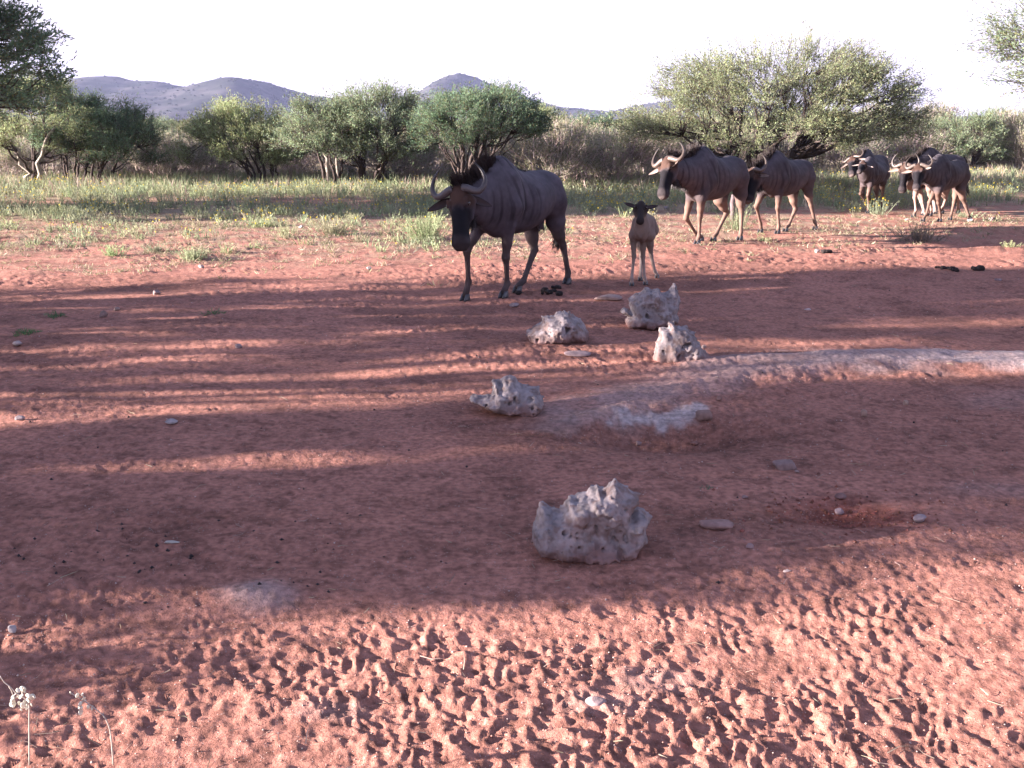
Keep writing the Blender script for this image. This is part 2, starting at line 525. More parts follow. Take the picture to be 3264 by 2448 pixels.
def hills():
    xs = np.linspace(-1500, 1800, 440); ys = np.linspace(560, 2100, 150)
    X, Y = np.meshgrid(xs, ys)
    R0 = 1200.0
    sx_l = np.array([PY(u, v, R0)[0] for u, v in SKY_LINE]); sz_l = np.array([PY(u, v, R0)[2] for u, v in SKY_LINE])
    xl = np.arange(-2000, 2000, 3.0); zl = np.interp(xl, sx_l, sz_l); zl = np.convolve(np.pad(zl, 3, mode='edge'), np.ones(7) / 7, 'valid')
    yc = R0 + 70 * vn2(X / 260, X * 0 + 3, 5)
    Xs = X / (yc / R0) + 28 * fbm2(X / 170, Y / 170, 9, 2) * np.clip(np.abs(Y - yc) / 120, 0, 1)
    zs = np.interp(Xs.ravel(), xl, zl).reshape(X.shape) * yc / R0
    bell = np.exp(-((Y - yc) / np.where(Y < yc, 235, 300)) ** 2)
    spur = 1 + .55 * fbm2(X / 150, Y / 600, 17, 3) * np.clip(np.abs(Y - yc) / 90, 0, 1)
    H = (zs + 6) * bell * spur - 6
    gul = np.abs(fbm2(X / 95, Y / 120, 91, 4))
    H = np.where(H > 0, H - gul * np.clip(H, 0, 40) * .12 * np.clip(np.abs(Y - yc) / 60, 0, 1) + 1.6 * fbm2(X / 14, Y / 14, 95, 3) * np.clip(H / 10, 0, 1), H)
    x = X.ravel(); y = Y.ravel(); z = H.ravel()
    soil = np.array([.060, .058, .056]); scrub = np.array([.026, .032, .026])
    k = sstep(-.25, .30, fbm2(x / 16, y / 20, 101, 4))[:, None]
    k2 = sstep(-.4, .5, fbm2(x / 120, y / 150, 105, 3))[:, None]
    col = soil * (1 - k * (.7 + .3 * k2)) + scrub * k * (.7 + .3 * k2)
    nx = len(xs); ny = len(ys)
    i = np.arange(ny - 1)[:, None] * nx; j = np.arange(nx - 1)[None, :]
    Q = np.stack([i + j, i + j + 1, i + nx + j + 1, i + nx + j], -1).reshape(-1, 4)
    me = mesh_np('hills', np.stack([x, y, z], 1), [Q], col, M_HILL, True)
    link('hills', me, kind='structure')
    return xs, ys, H


hx, hy, HH = hills()


def hill_z(x, y):
    i = np.clip(np.interp(x, hx, np.arange(len(hx))), 0, len(hx) - 1.001)
    j = np.clip(np.interp(y, hy, np.arange(len(hy))), 0, len(hy) - 1.001)
    i0 = i.astype(int); j0 = j.astype(int); a = i - i0; b = j - j0
    z = HH[j0, i0] * (1 - a) * (1 - b) + HH[j0, i0 + 1] * a * (1 - b) + HH[j0 + 1, i0] * (1 - a) * b + HH[j0 + 1, i0 + 1] * a * b
    return np.where((y < hy[0]), 0, np.maximum(z, 0))


# scatter: the mesh holds one clump (flag 0) and many points (flag 1); geometry nodes instance the clump
def scatter_tree():
    g = bpy.data.node_groups.new('scatter_clumps', 'GeometryNodeTree')
    g.interface.new_socket('Geometry', in_out='INPUT', socket_type='NodeSocketGeometry')
    g.interface.new_socket('Geometry', in_out='OUTPUT', socket_type='NodeSocketGeometry')
    n = g.nodes.new; l = g.links.new
    gi = n('NodeGroupInput'); go = n('NodeGroupOutput')

    def attr(name, typ):
        a = n('GeometryNodeInputNamedAttribute'); a.data_type = typ; a.inputs['Name'].default_value = name
        return a.outputs['Attribute']
    sep = n('GeometryNodeSeparateGeometry'); sep.domain = 'POINT'
    cmp_ = n('FunctionNodeCompare'); cmp_.data_type = 'FLOAT'; cmp_.operation = 'GREATER_THAN'; cmp_.inputs[1].default_value = .5
    l(attr('flag', 'FLOAT'), cmp_.inputs[0])
    l(gi.outputs[0], sep.inputs['Geometry']); l(cmp_.outputs[0], sep.inputs['Selection'])
    mp_ = n('GeometryNodeMeshToPoints'); l(sep.outputs['Selection'], mp_.inputs['Mesh'])
    iop = n('GeometryNodeInstanceOnPoints')
    l(mp_.outputs[0], iop.inputs['Points']); l(sep.outputs['Inverted'], iop.inputs['Instance'])
    l(attr('scl', 'FLOAT_VECTOR'), iop.inputs['Scale'])
    l(attr('rot', 'FLOAT_VECTOR'), iop.inputs['Rotation'])
    l(iop.outputs[0], go.inputs[0])
    return g


SCATTER = scatter_tree()


def scatter_obj(name, acc, pts, scl, rot, m, **props):
    nproto = acc.n
    V = np.concatenate([np.concatenate(acc.V), pts])
    cols = np.concatenate([np.concatenate(acc.C), np.ones((len(pts), 3))])
    me = mesh_np(name, V, [np.concatenate(p) for p in acc.P.values()], cols, m)
    n = len(V)
    fl = np.zeros(n, np.float32); fl[nproto:] = 1
    a = me.attributes.new('flag', 'FLOAT', 'POINT'); a.data.foreach_set('value', fl)
    s3 = np.ones((n, 3), np.float32); s3[nproto:] = scl
    a = me.attributes.new('scl', 'FLOAT_VECTOR', 'POINT'); a.data.foreach_set('vector', s3.ravel())
    r3 = np.zeros((n, 3), np.float32); r3[nproto:, 2] = rot
    a = me.attributes.new('rot', 'FLOAT_VECTOR', 'POINT'); a.data.foreach_set('vector', r3.ravel())
    o = link(name, me, **props)
    mod = o.modifiers.new('scatter', 'NODES'); mod.node_group = SCATTER
    return o


def jcol(rs, n, base, v=.3, hue=.1):
    b = np.asarray(base)[None, :] * (1 + v * rs.uniform(-1, 1, (n, 1)))
    return np.clip(b * (1 + hue * rs.uniform(-1, 1, (n, 3))), .003, 1)


def shrub_clump(rs, n=260, leaf=.16, base=(.085, .095, .05)):
    """unit bush 1 m wide and tall, foliage of loose faces"""
    acc = Acc()
    d = unit(rs.normal(size=(n, 3))); d[:, 2] = np.abs(d[:, 2])
    r = rs.uniform(.45, 1, n)[:, None] ** .6
    c = d * r * np.array([.5, .5, .72]) + np.array([0, 0, .22])
    c += rs.normal(size=c.shape) * .03
    leaves(acc, c, d + rs.normal(size=c.shape) * .6 + [0, 0, .4], leaf * rs.uniform(.6, 1.3, n), leaf * .5, jcol(rs, n, base), rs)
    return acc


# bushes too far off to count, and the scrub on the hills
rs = np.random.default_rng(5)
for nm, lab, cnt, y0, y1, base, smin, smax in [
        ('distant_bushes', 'olive thorn bushes spreading over the plain towards the hills', 3200, 70, 640, (.10, .105, .055), .9, 2.3),
        ('distant_dry_scrub', 'grey-brown leafless scrub between the far bushes', 1300, 70, 420, (.125, .095, .085), .8, 1.9)]:
    yy = y0 * (y1 / y0) ** rs.uniform(0, 1, cnt) ** .8
    xx = rs.uniform(-.62, .62, cnt) * (yy + 10)
    s_ = rs.uniform(smin, smax, cnt)
    P = np.stack([xx, yy, hill_z(xx, yy) - .1], 1)
    scatter_obj(nm, shrub_clump(rs, 320, .13, base), P, np.stack([s_ * 1.25, s_ * 1.25, s_ * .95], 1), rs.uniform(0, 6.28, cnt), M_LEAF,
                kind='stuff', label=lab, category='bushes')
cnt = 26000
xx = rs.uniform(-1100, 1500, cnt); yy = rs.uniform(640, 2300, cnt); zz = hill_z(xx, yy)
k = (zz > 1.5)
xx, yy, zz = xx[k], yy[k], zz[k]
s_ = rs.uniform(1.0, 2.8, len(xx))
scatter_obj('hill_bushes', shrub_clump(rs, 60, .42, (.032, .04, .026)), np.stack([xx, yy, zz - .5], 1), np.stack([s_ * 1.2, s_ * 1.2, s_ * .8], 1),
            rs.uniform(0, 6.28, len(xx)), M_LEAF, kind='stuff', label='dark thorn scrub dotted over the slopes of the hills', category='bushes')
# ------------------------------------------------------------------ trees and shrubs
def bez(a, b, c, n):
    t = np.linspace(0, 1, n)[:, None]
    return a * (1 - t) ** 2 + 2 * b * t * (1 - t) + c * t * t


def thorn_tree(name, label, X, Y, cx, rx, ry, ztop, zbot, nst, nterm, seed, cat='tree', leafc=(.085, .105, .048), bark=(.062, .048, .043),
               stem_r=.05, nleaf=30, ntw=8, lsz=.046, spread=.25, up=.55, tw=.42, bare=0.0, group=None, pale=0, flat=2.4, cy=None, tier=.7, vase=False):
    """multi-stemmed thorn tree; base (X, Y), crown centred on cx with radii rx, ry"""
    r_ = np.random.default_rng(seed)
    g = gz(X, Y) if math.hypot(X, Y) < 60 else 0
    root = bpy.data.objects.new(name, None); COL.objects.link(root)
    root.location = (X, Y, g); root['label'] = label; root['category'] = cat
    if group: root['group'] = group
    ztop = zbot + (ztop - zbot) - tw * .45; cxr = cx - X; H = ztop - zbot
    # terminals inside an uneven umbrella-shaped envelope
    ph = r_.uniform(0, 2 * math.pi, nterm); rho = np.sqrt(r_.uniform(0, 1, nterm))
    wob = 1 + .16 * vn2(ph * 1.7, ph * 0 + seed, 3) + .10 * vn2(ph * 4.1, ph * 0 + seed, 4)
    tx = cxr + np.cos(ph) * rho * rx * wob; ty = np.sin(ph) * rho * ry * wob + (0 if cy is None else cy - Y)
    lump = .16 * vn2(tx / (rx * .33) + seed, ty / (rx * .33), 9)
    top = zbot + H * np.clip((1 - rho ** flat), 0, 1) ** .55 * (.9 + lump)
    bot = zbot + H * (.06 * (1 - rho) + .07 * r_.uniform(-1, 1, nterm))
    top = np.maximum(top, bot + .08 * H)
    tz = bot + (top - bot) * np.where(r_.uniform(size=nterm) < .5, r_.uniform(.78, 1.0, nterm), r_.uniform(0, 1, nterm) ** .9)
    T = np.stack([tx, ty, tz], 1)
    Cc = T[r_.choice(nterm, max(4, nterm // 6), replace=False)]         # foliage gathers in flattish tiers with gaps between
    nc = np.argmin(((T[:, None, :] - Cc[None]) ** 2 * [1, 1, 3]).sum(-1), 1)
    T = T + (Cc[nc] - T) * [.34, .34, .72] * np.array([tier])
    if vase: T[:, 1] *= .62 + .38 * np.clip((T[:, 2] - 1.6) / 2.0, 0, 1)
    tacc = Acc(); cacc = Acc(); bark = np.array(bark)
    # stems
    sa = np.linspace(0, 2 * math.pi, nst, endpoint=False) + r_.uniform(0, 6)
    S = np.stack([cxr * .75 + np.cos(sa) * rx * .38, np.sin(sa) * ry * .38, zbot + H * r_.uniform(.12, .42, nst)], 1)
    if nst <= 2: S[:, :2] *= .6
    near = np.argmin(((T[:, None, :] - S[None]) ** 2 * [1, 1, .4]).sum(-1), 1)
    for k in range(nst):
        b0 = np.array([np.cos(sa[k]) * spread * .5, np.sin(sa[k]) * spread * .5, -.06])
        mid = b0 * .5 + S[k] * .5 + np.array([0, 0, zbot * .12]) + r_.normal(size=3) * .08 - (S[k] - b0) * np.array([.16, .16, 0])
        pts = bez(b0, mid, S[k], 9) + np.concatenate([np.zeros((1, 3)), r_.normal(size=(8, 3)) * stem_r * .55])
        rr = stem_r * r_.uniform(.75, 1.15) * np.linspace(1.25, .48, 9)
        colr = bark * (1 + .25 * r_.uniform(-1, 1))
        if pale and k < pale: colr = np.array([.30, .26, .22])
        cc = np.linspace(0, 1, 9)[:, None]
        tube(tacc, pts, rr, 7, colr[None] * (1 - .25 * cc))
        mine = np.where(near == k)[0]
        if len(mine) == 0: continue
        nsub = max(3, len(mine) // 7)
        subs = r_.choice(mine, min(nsub, len(mine)), replace=False)
        att = []
        for si in subs:
            f = r_.uniform(.35, 1.0); i0 = int(f * 8); a0 = pts[i0]
            e = a0 + (T[si] - a0) * r_.uniform(.55, .78)
            m_ = (a0 + e) / 2 + np.array([0, 0, -.02 * H]) + (e - a0) * [.12, .12, -.18] + r_.normal(size=3) * .05
            bp = bez(a0, m_, e, 6) + np.concatenate([np.zeros((1, 3)), r_.normal(size=(5, 3)) * .02])
            r0 = rr[i0] * .62
            tube(tacc, bp, np.linspace(r0, max(r0 * .38, .006), 6), 5, bark * (.85 + .2 * r_.uniform()))
            att += [(p, r0 * .45) for p in bp[2:]]
        A_ = np.array([p for p, _ in att])
        for ti in mine:
            d2 = ((A_ - T[ti]) ** 2).sum(1) + (A_[:, 2] > T[ti, 2]) * .3
            j = int(np.argmin(d2)); a0 = A_[j]
            m_ = (a0 + T[ti]) / 2 + (T[ti] - a0) * [.15, .15, -.2] + r_.normal(size=3) * .04
            tube(tacc, bez(a0, m_, T[ti], 4), np.linspace(max(att[j][1], .007), .004, 4), 3, bark * .9, cap=False)
    # sprays of twigs with small leaves
    n = nterm * ntw
    b = np.repeat(T, ntw, axis=0) + r_.normal(size=(n, 3)) * .10 * [1, 1, .6]
    out = b - np.array([cxr, 0 if cy is None else cy - Y, zbot + H * .1]); out = unit(out * [1, rx / ry, .55])
    dr = unit(out * .9 + np.array([0, 0, up]) + r_.normal(size=(n, 3)) * .48)
    ln = tw * r_.uniform(.5, 1.25, n)
    tip = b + dr * ln[:, None]
    blades(cacc, b - dr * .12, tip, .009 + .004 * r_.uniform(size=n), jcol(r_, n, bark * 1.1 + .03, .25), r_, bend=.2)
    keep = r_.uniform(size=n) >= bare
    bb, dd, ll = b[keep], dr[keep], ln[keep]
    m = len(bb) * nleaf
    t = r_.uniform(.02, 1.05, m)[:, None]
    c = np.repeat(bb, nleaf, 0) + np.repeat(dd, nleaf, 0) * np.repeat(ll, nleaf)[:, None] * t + r_.normal(size=(m, 3)) * .035
    ld = np.repeat(dd, nleaf, 0) * 1.1 + r_.normal(size=(m, 3)) * .55
    tone = np.repeat(1 + .30 * r_.normal(size=(nterm, 1)).clip(-1.5, 1.5), ntw, 0)[keep]
    lc = jcol(r_, m, leafc, .28, .12) * np.repeat(tone, nleaf, 0)
    yel = (r_.uniform(size=(m, 1)) < .12) * 1.0
    lc = lc * (1 - yel) + np.array([.15, .14, .06]) * yel
    leaves(cacc, c, ld, lsz * 1.25 * r_.uniform(.6, 1.3, m), lsz * .42, lc, r_)
    link('trunk', tacc.mesh('trunk', M_BARK, True), root)
    link('crown', cacc.mesh('crown', M_LEAF), root)
    return root


def px_tree(name, label, Y, ub, u0, u1, vtop, vbot, nst, nterm, seed, depth=.9, **k):
    """from photograph pixels: stem foot ub, crown from u0 to u1 and vtop to vbot, at distance Y"""
    X = PY(ub, 500, Y)[0]; a = PY(u0, 400, Y)[0]; b = PY(u1, 400, Y)[0]
    zt = PY(ub, vtop, Y)[2]; zb = PY(ub, vbot + 22, Y)[2]
    rx = (b - a) / 2 * .95
    return thorn_tree(name, label, X, Y, (a + b) / 2, rx, rx * depth, zt, zb, nst, nterm, seed, **k)


YG = (.235, .275, .14)       # yellowish green
DG = (.125, .185, .11)       # dark green
GG = (.19, .24, .145)       # greyish green
px_tree('thorn_tree', 'thorn tree with a pale forked trunk at the left edge', 27.5, 100, -130, 330, 225, 470, 3, 150, 21, leafc=YG, stem_r=.07, pale=2, nleaf=29)
px_tree('thorn_tree', 'dark many-stemmed thorn tree right of the pale forked trunk', 28.5, 225, 120, 400, 300, 480, 7, 110, 22, leafc=DG, stem_r=.035, spread=.5)
px_tree('thorn_tree', 'dark rounded thorn tree with black stems, left of the gap below the hills', 28, 305, 215, 515, 318, 500, 6, 130, 23, leafc=DG, stem_r=.035, spread=.4)
px_tree('thorn_tree', 'broad light green dome-shaped thorn tree right of the gap below the hills', 28.5, 840, 580, 985, 318, 500, 8, 190, 24, leafc=YG, stem_r=.035, spread=.6, up=.8, nleaf=31)
px_tree('thorn_tree', 'green thorn tree on a thin dark straight trunk with pale side stems', 27, 1063, 890, 1180, 300, 465, 5, 110, 25, leafc=GG, stem_r=.045, pale=2, spread=.35)
px_tree('thorn_tree', 'tallest thorn tree of the middle group, twigs sticking out of its top', 27.5, 1163, 1010, 1400, 248, 480, 4, 190, 26, leafc=GG, stem_r=.07, spread=.3, up=.7, tw=.5)
px_tree('thorn_tree', 'umbrella-shaped thorn tree whose fan of dark stems rises behind the maned bull in front', 25, 1490, 1345, 1735, 262, 445, 8, 200, 27, leafc=DG, stem_r=.055, spread=.35, flat=3.2)
px_tree('thorn_tree', 'small olive thorn tree between the umbrella tree and the grey bare shrubs', 36, 1720, 1640, 1800, 330, 440, 4, 70, 28, leafc=YG, stem_r=.05)
px_tree('thorn_tree', 'low dark-topped thorn tree behind the calf', 33, 1890, 1800, 1985, 358, 455, 5, 90, 29, leafc=DG, stem_r=.05)
px_tree('thorn_tree', 'large spreading umbrella thorn tree standing over the second and third animals', 26.5, 2400, 2070, 2925, 128, 450, 6, 500, 30,
        leafc=(.235, .265, .15), stem_r=.11, spread=1.1, up=.30, tw=.68, nleaf=31, flat=3.0, depth=.75)
px_tree('thorn_tree', 'round greyish thorn tree with pale bare stems at the far right', 36, 3075, 2935, 3215, 345, 490, 6, 150, 31, leafc=GG, stem_r=.06, pale=3, spread=.6)
px_tree('thorn_tree', 'light thin-topped thorn tree cut by the right edge behind the round one', 44, 3270, 3180, 3400, 348, 500, 4, 80, 32, leafc=YG, stem_r=.07)
# trees that reach in from outside the frame
thorn_tree('thorn_tree', 'tall dark thorn tree hanging into the upper left corner', -12.6, 19.5, -12.4, 4.5, 2.5, 5.0, 1.6, 5, 600, 33, leafc=DG, stem_r=.13, nleaf=29, lsz=.07, up=.3, tw=.6, flat=4.5)
thorn_tree('thorn_tree', 'thorn tree whose layered branch tips hang into the upper right corner', 11.5, 17.0, 10.85, 3.4, 2.2, 6.2, 1.85, 4, 230, 34, leafc=GG, stem_r=.10, up=.15, tw=.6, nleaf=26, ntw=13, flat=4.5)
thorn_tree('thorn_tree', 'broad thorn tree left of the frame that shades the far edge of the trampled soil', -13.6, 7.6, -13.6, 2.6, 1.62, 6.6, 1.1, 5, 330, 35, leafc=GG, stem_r=.12, lsz=.085, nleaf=26, flat=8, tier=0)
thorn_tree('thorn_tree', 'thin-crowned thorn tree left of the frame between the two dense ones', -14.8, 4.7, -14.8, 1.9, 1.0, 6.4, 2.2, 4, 110, 38, leafc=GG, stem_r=.08, lsz=.08, nleaf=24, flat=8, tier=.3)
thorn_tree('thorn_tree', 'dense thorn tree left of the frame nearest to the camera', -13.4, 2.85, -13.4, 2.6, 1.32, 6.8, 1.1, 4, 440, 36, leafc=GG, stem_r=.10, lsz=.085, nleaf=26, flat=9, tier=0, vase=True)
thorn_tree('thorn_shrub', 'knee-high thorn shrub just left of the frame', -5.2, 2.35, -5.2, .6, .30, .82, .1, 6, 36, 37, cat='shrub', leafc=GG, stem_r=.015, lsz=.06, tw=.2, nleaf=18)


# shrub prototypes for the thicket behind: built once, then copied with their parts
def copy_tree(root, X, Y, s, rz, label, group, name=None):
    c = root.copy(); COL.objects.link(c)
    c.location = (X, Y, gz(X, Y) - .03); c.scale = (s, s, s * random.uniform(.85, 1.1)); c.rotation_euler = (0, 0, rz)
    c['label'] = label; c['group'] = group
    for ch in list(root.children):
        d = ch.copy(); COL.objects.link(d); d.parent = c
    return c


protos = [
    (thorn_tree('thorn_bush', 'x', -9.0, 34, -9.0, 1.5, 1.5, 2.2, .35, 6, 70, 51, cat='bush', leafc=GG, stem_r=.03, nleaf=23, tw=.35), 'g'),
    (thorn_tree('thorn_bush', 'x', 2.4, 37, 2.4, 1.6, 1.5, 2.1, .3, 6, 70, 52, cat='bush', leafc=YG, stem_r=.03, nleaf=23, tw=.35), 'g'),
    (thorn_tree('bare_shrub', 'x', 3.0, 30, 3.0, 1.25, 1.1, 1.6, .15, 9, 100, 53, cat='shrub', leafc=(.26, .26, .17), bark=(.36, .29, .27), stem_r=.018, nleaf=14, ntw=13, tw=.4, bare=.3, up=.9), 'b'),
    (thorn_tree('bare_shrub', 'x', -6.3, 31, -6.3, 1.1, 1.1, 1.35, .1, 8, 90, 54, cat='shrub', leafc=(.24, .24, .17), bark=(.32, .25, .25), stem_r=.016, nleaf=14, ntw=13, tw=.4, bare=.35, up=1.0), 'b'),
]
ZONES = [(260, 'behind the pale forked trunk at the left edge'), (520, 'behind the dark rounded trees on the left'), (700, 'in the gap below the low hills'), (980, 'behind the light green dome-shaped tree'),
         (1330, 'behind the tallest tree of the middle group'), (1700, 'behind the umbrella tree with the fan of stems'), (2060, 'in the thicket above the calf'), (2480, 'behind the left half of the large umbrella tree'),
         (2900, 'behind the right half of the large umbrella tree'), (9999, 'around the round tree at the far right')]


def lab(t, x, y):
    u = 1632 + x / y * F_PX
    z = [q for lim, q in ZONES if u < lim][0]
    near_ = 'close ' if y < 36 else ('middling ' if y < 50 else 'distant ')
    kind_ = 'olive green thorn bush, ' if t == 'g' else 'purplish grey leafless shrub, '
    return kind_ + near_.strip() + ', ' + z, ('green thorn bushes ' if t == 'g' else 'leafless shrubs ') + z


spots = []
for (u, Y, k, s) in [(1640, 29, 2, 1.05), (1760, 27.5, 2, 1.15), (1860, 29.5, 2, 1.1), (1960, 28, 3, 1.2), (2060, 31, 2, 1.1), (1560, 31, 3, 1.0),
                     (620, 31, 3, 1), (540, 30, 2, .9), (470, 33, 3, 1.1), (400, 31, 2, 1), (700, 33, 2, 1.1), (930, 31, 2, 1.1), (1000, 33, 3, 1.1), (1250, 30, 3, 1.1),
                     (1330, 31, 2, 1.1), (1420, 33, 3, 1.2), (60, 31, 3, 1.1), (150, 33, 2, 1.2), (20, 29.5, 2, .8), (2820, 38, 2, 1.3), (2900, 36, 3, 1.2), (2760, 40, 3, 1.3), (2980, 40, 2, 1.3),
                     (3160, 37, 3, 1.3), (3240, 36, 2, 1.2), (2200, 33, 3, 1.2), (2330, 34, 2, 1.2), (2480, 34, 3, 1.2), (2600, 35, 2, 1.2), (2690, 34, 3, 1.1)]:
    spots.append((PY(u, 500, Y)[0], Y, k, s))
rs = np.random.default_rng(77)
for row, Y0 in enumerate((38, 45, 54, 64)):
    n = (14, 16, 18, 18)[row]
    for i in range(n):
        Y = Y0 + rs.uniform(-3, 3)
        x = ((i + rs.uniform(-.4, .4)) / (n - 1) - .5) * 1.15 * Y
        spots.append((x, Y, int(rs.choice([0, 1, 0, 1, 0, 1, 0, 2])), rs.uniform(.65, 1.05)))
first = [True] * 4
for (x, Y, k, s) in spots:
    root, t = protos[k]
    lb, gr = lab(t, x, Y)
    if first[k]:
        root.location = (x, Y, gz(x, Y) - .03); root.scale = (s, s, s); root['label'] = lb; root['group'] = gr; first[k] = False
    else:
        copy_tree(root, x, Y, s, rs.uniform(0, 6.28), lb, gr)
# ------------------------------------------------------------------ implicit bodies
class Field:
    def __init__(s, lo, hi, h):
        s.h = h; s.lo = np.asarray(lo, float); n = np.ceil((np.asarray(hi) - lo) / h).astype(int) + 1
        s.ax = [s.lo[i] + np.arange(n[i]) * h for i in range(3)]
        s.F = np.full(n, 1.0, np.float32)

    def merge(s, fn, lo, hi, k=.04, sub=False):
        sl = []
        for i in range(3):
            a = int(np.clip(np.floor((lo[i] - k - s.lo[i]) / s.h) - 1, 0, s.F.shape[i])); b = int(np.clip(np.ceil((hi[i] + k - s.lo[i]) / s.h) + 2, 0, s.F.shape[i]))
            if b <= a: return
            sl.append(slice(a, b))
        X = s.ax[0][sl[0]][:, None, None]; Y = s.ax[1][sl[1]][None, :, None]; Z = s.ax[2][sl[2]][None, None, :]
        d = fn(X, Y, Z); f = s.F[tuple(sl)]
        if sub:
            hh = np.maximum(k - np.abs(-d - f), 0) / k
            s.F[tuple(sl)] = np.maximum(f, -d) + hh * hh * k * .25
        else:
            hh = np.maximum(k - np.abs(d - f), 0) / k
            s.F[tuple(sl)] = np.minimum(f, d) - hh * hh * k * .25

    def cone(s, a, b, ra, rb, k=.04, fl=1.0, sub=False):
        a = np.asarray(a, float); b = np.asarray(b, float); m = max(ra, rb)
        ba = (b - a) * [1, 1 / fl, 1]; L2 = ba @ ba + 1e-12

        def fn(X, Y, Z):
            px, py, pz = X - a[0], (Y - a[1]) / fl, Z - a[2]
            t = np.clip((px * ba[0] + py * ba[1] + pz * ba[2]) / L2, 0, 1)
            return (np.sqrt((px - t * ba[0]) ** 2 + (py - t * ba[1]) ** 2 + (pz - t * ba[2]) ** 2) - (ra + (rb - ra) * t)) * (.5 + .5 * min(fl, 1))
        s.merge(fn, np.minimum(a, b) - m, np.maximum(a, b) + m, k, sub)

    def chain(s, pts, rad, k=.03, fl=1.0):
        for i in range(len(pts) - 1):
            s.cone(pts[i], pts[i + 1], rad[i], rad[i + 1], k, fl)

    def nets(s):
        F = s.F; S = F < 0; nx, ny, nz = F.shape
        cs = np.zeros((nx - 1, ny - 1, nz - 1), np.int8)
        for a in (0, 1):
            for b in (0, 1):
                for c in (0, 1):
                    cs += S[a:nx - 1 + a, b:ny - 1 + b, c:nz - 1 + c]
        I, J, K = np.nonzero((cs > 0) & (cs < 8))
        idx = np.full(cs.shape, -1, np.int64); idx[I, J, K] = np.arange(len(I))
        P = np.zeros((len(I), 3)); W = np.zeros(len(I))
        for ax in range(3):
            for p in (0, 1):
                for q in (0, 1):
                    o0 = [0, 0, 0]; o1 = [0, 0, 0]
                    oth = [i for i in range(3) if i != ax]
                    o0[oth[0]] = p; o0[oth[1]] = q; o1[:] = o0; o1[ax] = 1
                    f0 = F[I + o0[0], J + o0[1], K + o0[2]]; f1 = F[I + o1[0], J + o1[1], K + o1[2]]
                    cr_ = (f0 < 0) != (f1 < 0)
                    t = np.where(cr_, f0 / np.where(cr_, f0 - f1, 1), 0)
                    pos = np.array(o0)[None, :] + t[:, None] * (np.array(o1) - np.array(o0))[None, :]
                    P += pos * cr_[:, None]; W += cr_
        V = s.lo + (np.stack([I, J, K], 1) + P / W[:, None]) * s.h
        Q = []
        for ax in range(3):
            u, v = [(1, 2), (2, 0), (0, 1)][ax]
            a = [slice(1, -1)] * 3; b = [slice(1, -1)] * 3
            a[ax] = slice(0, -1); b[ax] = slice(1, None)
            s0 = S[tuple(a)]; s1 = S[tuple(b)]
            off = [1, 1, 1]; off[ax] = 0
            e = np.nonzero(s0 != s1)
            ii = [e[0] + off[0], e[1] + off[1], e[2] + off[2]]

            def cell(du, dv):
                c = [ii[0].copy(), ii[1].copy(), ii[2].copy()]; c[u] = c[u] + du; c[v] = c[v] + dv
                return idx[c[0], c[1], c[2]]
            q = np.stack([cell(-1, -1), cell(0, -1), cell(0, 0), cell(-1, 0)], 1)
            flip = ~s0[e]
            q[flip] = q[flip][:, ::-1]
            Q.append(q)
        Q = np.concatenate(Q); Q = Q[(Q >= 0).all(1)]
        return V, Q


def smooth_curve(ctrl, n=160):
    c = np.asarray(ctrl, float)
    x = np.linspace(c[0, 0], c[-1, 0], n)
    out = [x]
    for j in range(1, c.shape[1]):
        y = np.interp(x, c[:, 0], c[:, j])
        for _ in range(2):
            yp = np.pad(y, 6, mode='edge'); y = np.convolve(yp, np.ones(13) / 13, 'valid')
        out.append(y)
    return np.stack(out, 1)


# x, z top, z bottom, half width  (x forward from the middle of the body)
TORSO = smooth_curve([(-.66, .99, .86, .05), (-.61, 1.06, .80, .11), (-.52, 1.13, .74, .17), (-.38, 1.165, .72, .20), (-.20, 1.155, .645, .24), (0, 1.155, .600, .265),
                      (.15, 1.19, .585, .262), (.28, 1.245, .595, .225), (.40, 1.29, .60, .20), (.50, 1.27, .61, .175), (.60, 1.20, .63, .155), (.70, 1.10, .67, .13), (.76, 1.0, .76, .08)])
# t along the face from the poll, front, back (jaw), half width
HEAD = smooth_curve([(-.05, .02, -.05, .03), (-.02, .045, -.10, .07), (.03, .06, -.135, .088), (.09, .062, -.165, .098), (.15, .058, -.185, .098), (.21, .055, -.175, .082), (.28, .052, -.135, .068),
                     (.35, .050, -.110, .062), (.41, .052, -.105, .068), (.46, .050, -.105, .080), (.50, .035, -.095, .078), (.525, .005, -.075, .055), (.535, -.02, -.05, .03)], 200)


def loft(T, along, lat, up, power=2.0, egg=.3):
    lo, hi = T[0, 0], T[-1, 0]
    ac = np.clip(along, lo, hi); dx = np.abs(along - ac)
    zt = np.interp(ac, T[:, 0], T[:, 1]); zb = np.interp(ac, T[:, 0], T[:, 2]); ww = np.interp(ac, T[:, 0], T[:, 3])
    c = (zt + zb) / 2; hh = (zt - zb) / 2
    zn = (up - c) / hh
    ww = ww * (1 - egg * np.clip(zn, 0, 1) ** 2)
    q = (np.abs(lat / ww) ** power + np.abs(zn) ** power) ** (1 / power)
    d = (q - 1) * np.minimum(ww, hh)
    return np.where(dx > 0, np.sqrt(np.maximum(d, 0) ** 2 + dx ** 2) + np.minimum(d, 0) * 0, d)


